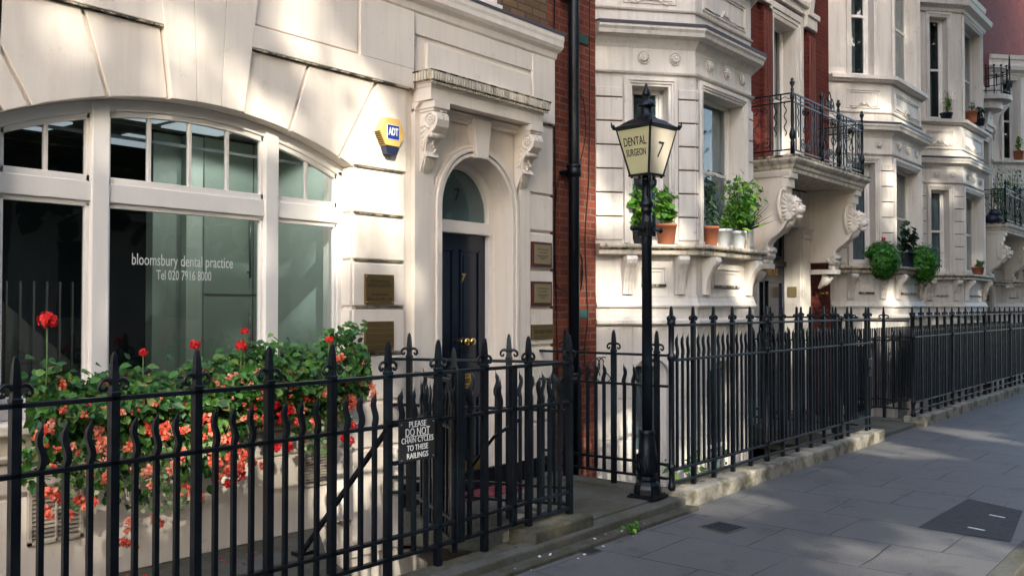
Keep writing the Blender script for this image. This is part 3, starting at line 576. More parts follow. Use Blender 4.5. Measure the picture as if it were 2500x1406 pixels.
b = MB(); b.prism([(2.9, .5), (3.9, .5), (3.9, 1.0), (3.5, 1.35), (2.9, 1.9)], 7.5, 7.52, PR); 
for k_ in range(9): b.box(2.95 + .1 * k_, 2.965 + .1 * k_, 7.4, 7.42, .5, 1.9)
b.build('stair', 'ceiling', H1)
dl = MB(); [dl.lathe([(.05, 3.105), (.055, 3.118)], x, y, 14) for x, y in ((2.75, 6.6), (3.4, 6.0), (4.2, 6.35))]
em = bpy.data.materials.new('lit_downlight'); em.use_nodes = True; em.node_tree.nodes["Principled BSDF"].inputs["Emission Color"].default_value = (1, .95, .85, 1); em.node_tree.nodes["Principled BSDF"].inputs["Emission Strength"].default_value = 2
dl.build('downlight', em, H1)
for x, y, e in ((4.55, 6.15, 5), (4.2, 6.35, 3), (2.75, 6.6, 3)):
    ld = bpy.data.lights.new('downlight_lamp', 'SPOT'); ld.energy = e; ld.spot_size = radians(150); ld.shadow_soft_size = .05; ld.color = (1, .97, .9); lo = bpy.data.objects.new('downlight_lamp', ld); C.objects.link(lo); lo.location = (x, y, 3.08)
# ---- door
def ring(b, r0, r1, y0, y1, zb, n=24):
    p = [(DX - r1, zb), (DX - r1, DS)] + arc(DX, DS, r1, pi, 0, n)[1:] + [(DX + r1, zb), (DX + r0, zb), (DX + r0, DS)] + arc(DX, DS, r0, 0, pi, n)[1:] + [(DX - r0, zb)]; b.prism(p, y0, y1, PR)
b = MB(); ring(b, DR, .505, 5.385, 5.432, .28); ring(b, .513, .548, 5.372, 5.432, .28); ring(b, .553, .575, 5.39, 5.432, .28); b.build('door_architrave', 'stucco', H1, bevel=.004)
b = MB(); b.prism([(DX - .075, 3.0), (DX + .075, 3.0), (DX + .12, 3.345), (DX - .12, 3.345)], 5.34, 5.44, PR); b.build('door_keystone', 'stucco', H1, bevel=.006)
b = MB(); b.box(5.37, 5.60, 5.385, 5.43, .28, 3.32); b.build('door_pilaster', 'stucco', H1, bevel=.005); b = MB(); b.box(DX + .575, 6.90, 5.385, 5.43, .28, 3.32); b.build('door_pilaster', 'stucco', H1, bevel=.005)
b = MB(); ring(b, .40, DR, 5.62, 5.68, .1); ring(b, .385, .40, 5.64, 5.68, 2.46); b.box(DX - .42, DX + .42, 5.60, 5.68, 2.36, 2.47); b.build('door_frame', 'woodpaint', H1, bevel=.005)
b = MB(); ring_pts = arc(DX, DS, .41, 0, pi, 20); b.prism([(DX - .41, 2.46), (DX + .41, 2.46)] + ring_pts, 5.655, 5.659, PR); b.build('fanlight', 'glass', H1)
b = MB(); b.prism([(DX - .42, 2.45), (DX + .42, 2.45)] + arc(DX, DS, .42, 0, pi, 20), 5.664, 5.668, PR); b.build('fanlight_backing', 'frosted', H1)  # plain panel added close behind the glass, as the hall has no light
text('fanlight_number', '7', .17, 'blackletter', H1, (6.17, 5.651, 2.70), (1, 0, 0), depth=.0005)
D = MB(); D.box(DX - .40, DX + .40, 5.66, 5.70, .18, 2.36); D.build('front_door', 'door', H1, bevel=.003)
D = [o for o in C.objects if o.name == 'front_door'][0]
b = MB()
for x0, x1 in ((DX - .31, DX - .045), (DX + .045, DX + .31)):
    for z0, z1 in ((1.22, 2.22), (.32, .90)):
        for a_, c_, e_, f_ in ((x0, x1, z1 - .022, z1), (x0, x1, z0, z0 + .022), (x0, x0 + .022, z0, z1), (x1 - .022, x1, z0, z1)): b.box(a_, c_, 5.645, 5.662, e_, f_)
        b.box(x0 + .045, x1 - .045, 5.652, 5.663, z0 + .05, z1 - .05)
b.build('panel_moulding', 'door', D, bevel=.004)
text('number', '7', .12, 'brass', D, (6.235, 5.65, 1.955), (1, 0, 0), depth=.005, bold=.004, shear=.2)
for x in (6.235, 6.315):
    b = MB(); b.lathe([(.012, 0), (.028, .005), (.012, .012), (.011, .035), (.032, .05), (.036, .065), (.028, .082), (.002, .088)], 0, 0, 16, fr=lambda a_, c_, e_: (x + a_, 5.655 - e_, 1.392 + c_)); b.build('door_knob', 'brass', D); 
b = MB(); b.box(6.09, 6.39, 5.648, 5.662, .97, 1.10); b.box(6.13, 6.35, 5.640, 5.65, 1.005, 1.065); b.build('letterbox', 'brass', D, bevel=.004)
b = MB(); b.box(DX - .40, DX + .40, 5.652, 5.662, .18, .33); b.build('kick_plate', 'brassdark', D)
b = MB(); b.box(DX - .46, DX + .47, 5.42, 5.70, .10, .19); b.build('doorstep', 'slab', H1, bevel=.008)
b = MB(); b.box(DX - .42, DX + .42, 5.12, 5.45, .104, .116); tag(b.build('doormat', 'redcarpet'), 'dark red mat lying in front of the navy door', 'doormat')
# ---- hood over the door
b = MB(); hp = [(5.39, 5.43), (5.39, 5.22), (6.88, 5.22), (6.88, 5.43)]
b.sweep(hp, [(-.2, 3.37), (0, 3.375), (0, 3.475), (.01, 3.485), (.01, 3.505), (.04, 3.53), (.05, 3.60), (-.2, 3.63)]); b.build('door_hood', 'stucco', H1, bevel=.003)
hood = [o for o in C.objects if o.name == 'door_hood'][0]
b = MB()
for i in range(50): x = 5.345 + i * .0316; b.box(x, x + .019, 5.158, 5.185, 3.525, 3.59); b.box(x + .004, x + .016, 5.172, 5.19, 3.495, 3.515)
for i in range(7): y = 5.19 + i * .032; b.box(5.328, 5.35, y, y + .018, 3.525, 3.59)
b.build('dentil_course', 'stucco_sill', hood, bevel=.003)
b = MB(); b.sweep(hp, [(.015, 3.517), (.046, 3.523), (.052, 3.594), (.04, 3.594), (.01, 3.53)]); b.sweep(hp, [(-.04, 3.613), (.056, 3.596), (.06, 3.606), (-.04, 3.626)]); b.build('grime_band', 'grime', hood)
b = MB(); b.sweep([(5.37, 5.42), (6.88, 5.42)], [(0, 3.29), (.04, 3.30), (.05, 3.33), (.09, 3.36), (0, 3.37)]); b.build('hood_bed_moulding', 'stucco', H1)
def console(x0, x1):
    xm = (x0 + x1) / 2; F_ = lambda y, t_, z: (t_, y, z)
    pr = [(5.42, 3.30), (5.25, 3.30), (5.20, 3.27), (5.185, 3.22), (5.20, 3.165), (5.245, 3.12), (5.29, 3.08), (5.315, 3.03), (5.32, 2.97), (5.30, 2.93), (5.335, 2.92), (5.37, 2.84), (5.395, 2.78), (5.42, 2.76)]
    b = MB(); b.prism(pr, x0, x1, F_); b.box(x0 - .02, x1 + .02, 5.20, 5.42, 3.315, 3.37); b.box(x0 - .01, x1 + .01, 5.22, 5.42, 3.29, 3.32)
    for xx, sg in ((x0, -1), (x1, 1)):
        b.tube(spiral(lambda y, z: (xx + sg * .002, y, z), (5.262, 3.222), .070, .030, -pi / 2, 1.2), .010, 6)
        for k_ in range(6): b.ball((xx + sg * .004, 5.262 + .022 * cos(k_ * pi / 3), 3.222 + .022 * sin(k_ * pi / 3)), .011, 5)
        b.ball((xx + sg * .008, 5.262, 3.222), .011, 5)
        b.tube([(xx, 5.23, 3.14), (xx, 5.285, 3.10), (xx, 5.335, 3.04), (xx, 5.35, 2.97)], [.012, .013, .012, .006], 6)
        for k_ in range(5): b.tube([(xx, 5.40, 2.98 + .045 * k_), (xx, 5.36 - .012 * k_, 3.01 + .045 * k_)], [.004, .011], 5)
    for k_ in range(6): b.ball((xm, 5.19 + .006 * abs(k_ - 2) ** 1.5, 3.29 - .027 * k_), .010, 5)
    b.tube([(x0 - .008, 5.265, 3.10), (x1 + .008, 5.265, 3.10)], .024, 10)
    for k_ in range(7): u = (k_ - 3) / 3; b.tube([(xm + u * .055, 5.33, 2.93), (xm + u * .05, 5.355, 2.86), (xm + u * .01, 5.40, 2.775)], [.011, .010, .004], 5)
    b.tube([(x0 - .01, 5.325, 2.94), (x1 + .015, 5.32, 2.94)], .009, 5)
    for k_ in range(5): b.ball((xm + R.uniform(-.03, .03), 5.305, 2.97 + .02 * k_), .014, 5)
    b.build('console', 'stucco', H1)
console(5.43, 5.57); console(6.70, 6.84)

# ---- vents in the white house
for x0, x1, z0, z1, lb in ((2.35, 2.66, .37, .70, 'louvred vent low in the wall below the left end of the flowers'), (4.25, 4.50, .41, .70, 'louvred vent low in the wall below the right end of the flowers')):
    t = empty('wall_vent', (x0, 5.4, z0), lb, 'vent', 'wall vents'); b = MB()
    for a_ in ((x0, x1, z0, z0 + .018), (x0, x1, z1 - .018, z1), (x0, x0 + .018, z0, z1), (x1 - .018, x1, z0, z1), ((x0 + x1) / 2 - .005, (x0 + x1) / 2 + .005, z0, z1)): b.box(a_[0], a_[1], 5.375, 5.402, a_[2], a_[3])
    b.build('frame', 'vent', t); b = MB()
    nn = 13
    for i in range(nn):
        z = z0 + .02 + (z1 - z0 - .04) * i / (nn - 1)
        b.add([(x0, 5.380, z - .008), (x1, 5.380, z - .008), (x1, 5.40, z + .006), (x0, 5.40, z + .006), (x0, 5.380, z - .002), (x1, 5.380, z - .002), (x1, 5.40, z + .010), (x0, 5.40, z + .010)], [(0, 1, 2, 3), (4, 5, 6, 7), (0, 1, 5, 4), (0, 3, 7, 4), (1, 2, 6, 5)])
    b.build('louvre', 'vent', t); b = MB(); b.box(x0, x1, 5.3985, 5.402, z0, z1); b.build('opening', 'black', t)
# ---- alarm box
t = empty('alarm_box', (5.12, 5.4, 3.05), 'yellow hexagonal alarm box with a blue square logo on the pier', 'alarm box')
hx = [(4.945, 3.075), (5.010, 3.185), (5.150, 3.185), (5.215, 3.075), (5.150, 2.965), (5.010, 2.965)]
b = MB(); b.prism(hx, 5.335, 5.405, PR); b.build('cover', 'yellow', t, bevel=.004)
b = MB(); b.prism([(5.006, 2.962), (5.154, 2.962), (5.13, 2.90), (5.03, 2.90)], 5.34, 5.40, PR); b.build('base', 'navy', t, bevel=.004)
b = MB(); 
for i in range(7):
    f = (i + .6) / 7.4; x = 4.945 + .065 * f - .003; z = 3.075 - .11 * f; b.box(x - .006, x + .002, 5.345, 5.398, z - .004, z + .003)
b.build('louvres', 'engrave', t)
b = MB(); b.box(5.014, 5.146, 5.3315, 5.3345, 3.015, 3.132); b.build('logo_edge', 'white', t)
b = MB(); b.box(5.019, 5.141, 5.329, 5.3315, 3.02, 3.127); b.build('logo', 'blue', t)
text('logo_lettering', 'ADT', .082, 'white', t, (5.08, 5.3283, 3.074), (1, 0, 0), width=.105, bold=.003, depth=.0006)
# ---- name plates
def plate(x0, x1, z0, z1, label, mat, board=None, lines=(), rules=(), lettering='engrave'):
    t = empty('name_plate', (x0, 5.4, z0), label, 'plaque'); y = 5.405
    if board: b = MB(); b.box(x0, x1, y - .025, y, z0, z1); b.build('board', board, t, bevel=.003); i = .025; y -= .025
    else: i = 0
    b = MB(); b.box(x0 + i, x1 - i, y - (.02 if not board else .006), y, z0 + i, z1 - i); b.build('plate', mat, t, bevel=.002); yf = y - (.02 if not board else .006)
    b = MB(); [b.ball((x, yf, z), .0055, 5) for x in (x0 + i + .014, x1 - i - .014) for z in (z0 + i + .014, z1 - i - .014)]; b.build('screw', 'brass', t)
    for s_, zf, sz, wd in lines: text('lettering', s_, sz, lettering, t, ((x0 + x1) / 2, yf - .001, z0 + (z1 - z0) * zf), (1, 0, 0), width=wd, depth=.0006)
    if rules: b = MB(); [b.box(x0 + i + .004, x1 - i - .004, yf - .001, yf + .001, z0 + (z1 - z0) * f - .0012, z0 + (z1 - z0) * f + .0012) for f in rules]; b.build('engraved_rule', 'brassmid', t)
plate(4.845, 5.145, 1.725, 1.955, 'engraved brass plate giving opening hours, upper one left of the door', 'brassdark', lines=(('bloomsbury', .78, .05, .20), ('dental practice', .64, .05, .25), ('By appointment', .33, .028, .17), ('Mon - Fri  9.00 - 5.30', .17, .033, .25)))
plate(4.845, 5.145, 1.36, 1.59, 'worn brass plate divided into five strips, left of the door', 'brassdark', lines=(), rules=(.78, .61, .41, .22))
plate(6.93, 7.235, 2.085, 2.32, 'brass plaque on a red wooden board, upper one right of the door', 'brassmid', 'mahogany', lines=())
plate(6.93, 7.235, 1.715, 1.945, 'brass plaque on a red wooden board, lower one right of the door', 'brassmid', 'mahogany', lines=())
plate(6.93, 7.27, 1.40, 1.535, 'long low brass plate with one engraved line right of the door', 'brassdark', lines=(('PAUL WRIGHT GROUP', .5, .045, .27),), rules=(.28, .72))
for z0 in (2.2, 1.83):
    pl = [o for o in C.objects if o.name.startswith('name_plate') and abs(o.location.z - (z0 - .115)) < .02 and o.location.x > 6.5][0]
    b = MB()
    for i, (dz, hw) in enumerate(((.048, .085), (.018, .06), (-.012, .09), (-.027, .065), (-.042, .03))):
        x = 7.083 - hw
        while x < 7.083 + hw: l_ = R.uniform(.006, .018); b.box(x, min(x + l_, 7.083 + hw), 5.3735, 5.3745, z0 + dz - .003, z0 + dz + .004); x += l_ + .004
    b.build('lettering', 'engrave', pl)

# ================================================================== mansion houses with bays
def Fr(p, q):
    d = Vector((q[0] - p[0], q[1] - p[1])); L = d.length; d.normalize()
    return (lambda s, n, z: (p[0] + d.x * s + d.y * n, p[1] + d.y * s - d.x * n, z)), L
def sash(fr, a, b_, z0, z1, par, curtain='curtain', depth=.17, cover=(0, 1), arch=False):
    m = MB(); h = (z0 + z1) / 2; f = .05; n0, n1 = -depth - .05, -depth
    m.box(a, a + f, n0, n1, z0, z1, fr); m.box(b_ - f, b_, n0, n1, z0, z1, fr); m.box(a, b_, n0, n1, z1 - f, z1, fr); m.box(a, b_, n0, n1 + .03, z0, z0 + .07, fr)
    m.box(a + f, b_ - f, n0 - .01, n1 - .015, h - .025, h + .02, fr)
    for x in (a + f, b_ - f - .03): m.box(x, x + .03, n0 + .005, n1 - .012, z0 + .07, z1 - f, fr)
    for x in (a + f + .015, b_ - f - .015): m.box(x - .012, x + .012, n0 - .002, n1 - .006, h - .09, h - .02, fr)
    o = m.build('window', 'woodpaint', par, bevel=.004)
    g_ = MB(); g_.box(a + f, b_ - f, n0 + .018, n0 + .021, z0 + .07, z1 - f, fr); g_.build('pane', 'glass', o)
    # pleated curtain
    c = MB(); nn = 26; lo, hi = a + f + (b_ - a - 2 * f) * cover[0], a + f + (b_ - a - 2 * f) * cover[1]; vs = []
    for i in range(nn + 1):
        s_ = lo + (hi - lo) * i / nn; d_ = n0 - .06 + .018 * sin(i * 2.1) + .008 * sin(i * 5.3); vs += [fr(s_, d_, z0 + .02), fr(s_, d_, z1 - .02)]
    c.add(vs, [(2 * i, 2 * i + 1, 2 * i + 3, 2 * i + 2) for i in range(nn)]); c.build('curtain', curtain, o)
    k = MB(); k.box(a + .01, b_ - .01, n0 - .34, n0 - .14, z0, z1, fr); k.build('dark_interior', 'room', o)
def rosette(b, fr, s, z, r=.062):
    for k in range(10):
        a = k * pi / 5; b.tube([fr(s, .02, z), fr(s + r * .55 * cos(a), .028, z + r * .55 * sin(a)), fr(s + r * .9 * cos(a), .018, z + r * .9 * sin(a))], [.005, .017, .006], 5)
    b.tube([fr(s, .005, z), fr(s, .04, z)], .019, 8)
    b.tube([fr(s + r * 1.08 * cos(a * pi / 8), .012, z + r * 1.08 * sin(a * pi / 8)) for a in range(17)], .007, 4)
def scroll_bracket(b, fr, s, z0, z1, out=.17, w_=.12):
    F_ = lambda n, t_, z: fr(t_, n, z); h = z1 - z0
    pr = [(0, z1), (out, z1), (out + .015, z1 - .04), (out, z1 - .08), (out * .72, z1 - .13), (out * .5, z1 - .2), (out * .34, z1 - .28), (out * .27, z0 + .04), (out * .27, z0), (0, z0)]
    b.prism(pr, s - w_ / 2, s + w_ / 2, F_)
    for q in (-.3, 0, .3): b.tube([F_(n + .003, s + q * w_, z) for n, z in pr[2:9]], .007, 4)
    for sg in (-1, 1): b.tube(spiral(lambda n, z: F_(n, s + sg * w_ / 2, z), (out - .035, z1 - .045), .036, .01, 0, 1.2, 10), .006, 4)
def bay(par, X, wf, gwin=('curtain', 'curtain'), fwin=('curtain', 'curtain'), base=True, top=8.4, cdx=.889, cdy=.746, mat='stucco_b', quoins=True):
    P = [(X, YW), (X + cdx, YW - cdy), (X + cdx + wf, YW - cdy), (X + 2 * cdx + wf, YW)]
    faces = [Fr(P[0], P[1]), Fr(P[1], P[2]), Fr(P[2], P[3])]
    wall = MB(); arch = MB(); quo = MB(); low = MB(); dec = MB(); jn = MB(); pan = MB(); rec = MB()
    for fi, (fr, L) in enumerate(faces):
        if fi == 1: oa, ob = .17, L - .25
        elif fi == 0: oa, ob = .42, .84
        else: oa, ob = L - .84, L - .42
        for fl, (z0, z1, zb, zt) in enumerate(((2.44, 4.14, 1.80, 4.74), (5.62, 7.75, 4.74, top))):
            for a, c, e, f in ((0, oa, zb, zt), (ob, L, zb, zt), (oa, ob, zb, z0), (oa, ob, z1, zt)): wall.box(a, c, -.32, 0, e, f, fr)
            # moulded surround
            arch = MB()
            for i, (wd, th) in enumerate(((.028, .012), (.055, .026), (.10, .040))):
                w0 = (0, .028, .055)[i]
                arch.box(oa - wd, oa - w0, 0, th, z0 - .04, z1 + wd, fr); arch.box(ob + w0, ob + wd, 0, th, z0 - .04, z1 + wd, fr); arch.box(oa - w0, ob + w0, 0, th, z1 + w0, z1 + wd, fr)
            arch.build('window_surround', mat, par, bevel=.004)
            wn = (gwin, fwin)[fl][min(fi, 1)]
            sash(fr, oa, ob, z0, z1, par, wn, cover=(0, 1) if wn == 'curtain_w' else ((.0, .55) if fl else (0, 1)))
        if quoins:
            for a, c in (((0, .31), (.95, L)) if fi == 0 else ((L - .13, L), (.0, .055)) if fi == 1 else ((0, .2), (L - .31, L))):
                jb = MB(); jb.box(a + .006, c - .006, 0, .004, 2.45, 4.10, fr); jb.build('stained_joint', 'joint', par); quo = MB(); z = 2.44
                while z < 4.1: h = min(.262, 4.13 - z); quo.box(a + .002, c - .002, 0, .022, z, z + h - .016, fr); z += .262
                quo.build('quoins', mat, par, bevel=.006)
        # frieze rosettes, panels under first floor sill
        sp = {0: (.55, .92), 1: (L * .22, L * .52, L * .82), 2: (L - .8, L - .45)}[fi]
        for s_ in sp: rs_ = MB(); rosette(rs_, fr, s_, 4.46); rs_.build('rosette', mat, par)
        m0, m1 = (.32, L - .22) if fi != 1 else (.18, L - .16)
        for (a, c, e, f) in ((m0, m1, 5.36, 5.375), (m0, m1, 5.06, 5.075), (m0, m0 + .015, 5.06, 5.375), (m1 - .015, m1, 5.06, 5.375), (m0 + .04, m1 - .04, 5.325, 5.333), (m0 + .04, m1 - .04, 5.10, 5.108), (m0 + .04, m0 + .048, 5.10, 5.333), (m1 - .048, m1 - .04, 5.10, 5.333)): pan.box(a, c, -.005, .014, e, f, fr)
        cx = (m0 + m1) / 2
        for sg in (-1, 1):
            dec.tube([fr(cx + sg * u, .015, 5.07 + h_) for u, h_ in ((0, .05), (.05, .10), (.10, .03), (.18, -.01), (.26, .02), (m1 - cx - .05, .04))], [.02, .012, .012, .010, .007, .003], 5)
            dec.tube(spiral(lambda u, z: fr(cx + sg * u, .02, z), (.035, 5.15), .03, .008, -pi / 2, 1.1, 10), .009, 5)
        # base
        for (s_) in ((.36, L - .20) if fi == 0 else (.20, L - .16) if fi == 1 else (.2, L - .36)): sb_ = MB(); scroll_bracket(sb_, fr, s_, 1.84, 2.26); sb_.build('scroll_bracket', mat, par, bevel=.004)
        a, c = (.52, L - .36) if fi == 0 else (.42, L - .38) if fi == 1 else (.36, L - .52)
        for q, (th) in enumerate((.020, .010)):
            o_ = .04 * q
            for (e0, e1, f0, f1) in ((a + o_, c - o_, 2.13 - o_, 2.145 - o_), (a + o_, a + o_ + .015, 1.93 + o_, 2.145 - o_), (c - o_ - .015, c - o_, 1.93 + o_, 2.145 - o_)): low.box(e0, e1, 0, th, f0, f1, fr)
        jn.box(a, c, 0, .024, 1.925, 1.955, fr)
        # basement with arched window
        ba, bb_, sp_, b0 = (oa, ob + .02, .92, -.9) if fi != 1 else (oa + .1, ob - .1, .80, -.9)
        r_ = (bb_ - ba) / 2; mx = (ba + bb_) / 2; rise = min(r_, .28)
        ap = [(mx - r_ * cos(pi * i / 14), sp_ + rise * sin(pi * i / 14)) for i in range(15)]
        if fi < 2 or True:
            low.prism([(0, -1.62), (ba, -1.62), (ba, b0)] + ap[:0] + ap + [(bb_, b0), (bb_, -1.62), (L, -1.62), (L, 1.56), (0, 1.56)], -.30, -.02, lambda p, t_, q: fr(p, t_, q)) if False else None
            for x0_, x1_ in ((0, ba), (bb_, L)): low.box(x0_, x1_, -.30, -.02, -1.62, 1.56, fr)
            low.box(ba, bb_, -.30, -.02, -1.62, b0, fr)
            low.prism(ap + [(bb_, 1.56), (ba, 1.56)], -.30, -.02, lambda p, t_, q: fr(p, t_, q))
            for z in (-1.1, -.65, -.2, .25, .7, 1.12):
                for x0_, x1_ in ((0.0, ba - .01), (bb_ + .01, L)): low.box(x0_ + .002, x1_ - .002, -.02, -.008, z + .006, z + .435 if z < 1.1 else 1.5, fr)
            sash(fr, ba, bb_, b0, sp_ + rise - .05, par, 'curtain', depth=.14)
            for k in range(8): q = -.08 + (L + .0) * (k + .5) / 8; low.box(q, q + .006, -.02, -.004, 1.12, 1.5, fr)
    wall.build('bay_wall', mat, par, bevel=.004); pass
    low.build('bay_base', mat, par, bevel=.004); dec.build('carved_ornament', mat, par); pan.build('panel_moulding', mat, par, bevel=.003); jn.build('stained_panel_ledge', 'grime', par)
    E = lambda o_: P
    m = MB(); m.sweep(P, [(-.05, 4.56), (.0, 4.56), (.02, 4.60), (.04, 4.63), (.06, 4.66), (.14, 4.68), (.15, 4.72), (.17, 4.75), (.17, 4.79), (0, 4.83), (-.05, 4.83)]); m.sweep(P, [(-.05, 4.20), (.03, 4.20), (.045, 4.22), (.045, 4.25), (-.05, 4.26)]) if False else None
    m.build('cornice', mat, par)
    for nm_, pf_ in (('string_course', [(0, 4.27), (.035, 4.275), (.045, 4.295), (0, 4.30)]), ('string_course', [(0, 4.98), (.02, 4.98), (.03, 5.0), (0, 5.01)]), ('upper_window_ledge', [(-.1, 5.5), (.06, 5.5), (.09, 5.53), (.12, 5.54), (.12, 5.60), (-.1, 5.62)]), ('upper_cornice', [(0, 7.85), (.05, 7.86), (.07, 7.92), (.18, 7.98), (.2, 8.08), (0, 8.12)]), ('upper_cornice', [(0, 8.3), (.06, 8.3), (.08, 8.4), (0, 8.42)])):
        m = MB(); m.sweep(P, pf_); m.build(nm_, mat, par)
    m = MB(); m.sweep(P, [(-.02, 4.835), (.172, 4.795), (.18, 4.80), (.178, 4.812), (-.02, 4.855)]); m.sweep(P, [(.171, 4.775), (.176, 4.775), (.178, 4.80), (.171, 4.80)]); m.build('lead_flashing', 'lead', par)
    m = MB(); m.sweep(P, [(-.1, 2.27), (.12, 2.27), (.13, 2.28), (.13, 2.325), (.145, 2.33), (.17, 2.345), (.18, 2.36), (.18, 2.385), (-.1, 2.40)]); m.build('window_ledge', 'stucco_sill', par, bevel=.003)
    m = MB(); m.sweep(P, [(.131, 2.325), (.150, 2.328), (.172, 2.342), (.160, 2.343), (.135, 2.34)]); m.build('moss_line', 'grime', par)
    m = MB(); m.sweep(P, [(-.1, 1.70), (.05, 1.70), (.055, 1.72), (.035, 1.75), (.02, 1.80), (.02, 1.83), (-.1, 1.84)]); m.sweep(P, [(-.28, 1.56), (.02, 1.56), (.02, 1.72), (-.28, 1.72)]); m.sweep(P, [(-.28, 1.50), (.03, 1.505), (.05, 1.52), (.05, 1.555), (.03, 1.575), (-.28, 1.575)]); m.build('plinth_moulding', mat, par)
    m = MB(); m.prism([(p[0], p[1] + .1) for p in P], 4.5, 4.56, T); m.prism([(p[0], p[1] + .1) for p in P], 8.3, 8.4, T); m.prism([(p[0], p[1] + .1) for p in P], 2.2, 2.3, T); m.build('floor_slab', 'room', par)
    return P
def brickwall(par, x0, x1, holes=(), top=13.0, mat='brick', bot=-1.62):
    b = MB(); xs = sorted({x0, x1} | {h[0] for h in holes} | {h[1] for h in holes})
    for a, c in zip(xs, xs[1:]):
        z = bot
        for h in sorted([h for h in holes if h[0] <= a + 1e-6 and h[1] >= c - 1e-6], key=lambda h: h[2]): b.box(a, c, YW, YW + .35, z, h[2]); z = h[3]
        b.box(a, c, YW, YW + .35, z, top)
    b.build('brick_wall', mat, par)
    b = MB(); b.box(x0, x1, YW + .9, 16, -1.6, 13.5); b.build('house_body', 'room', par)

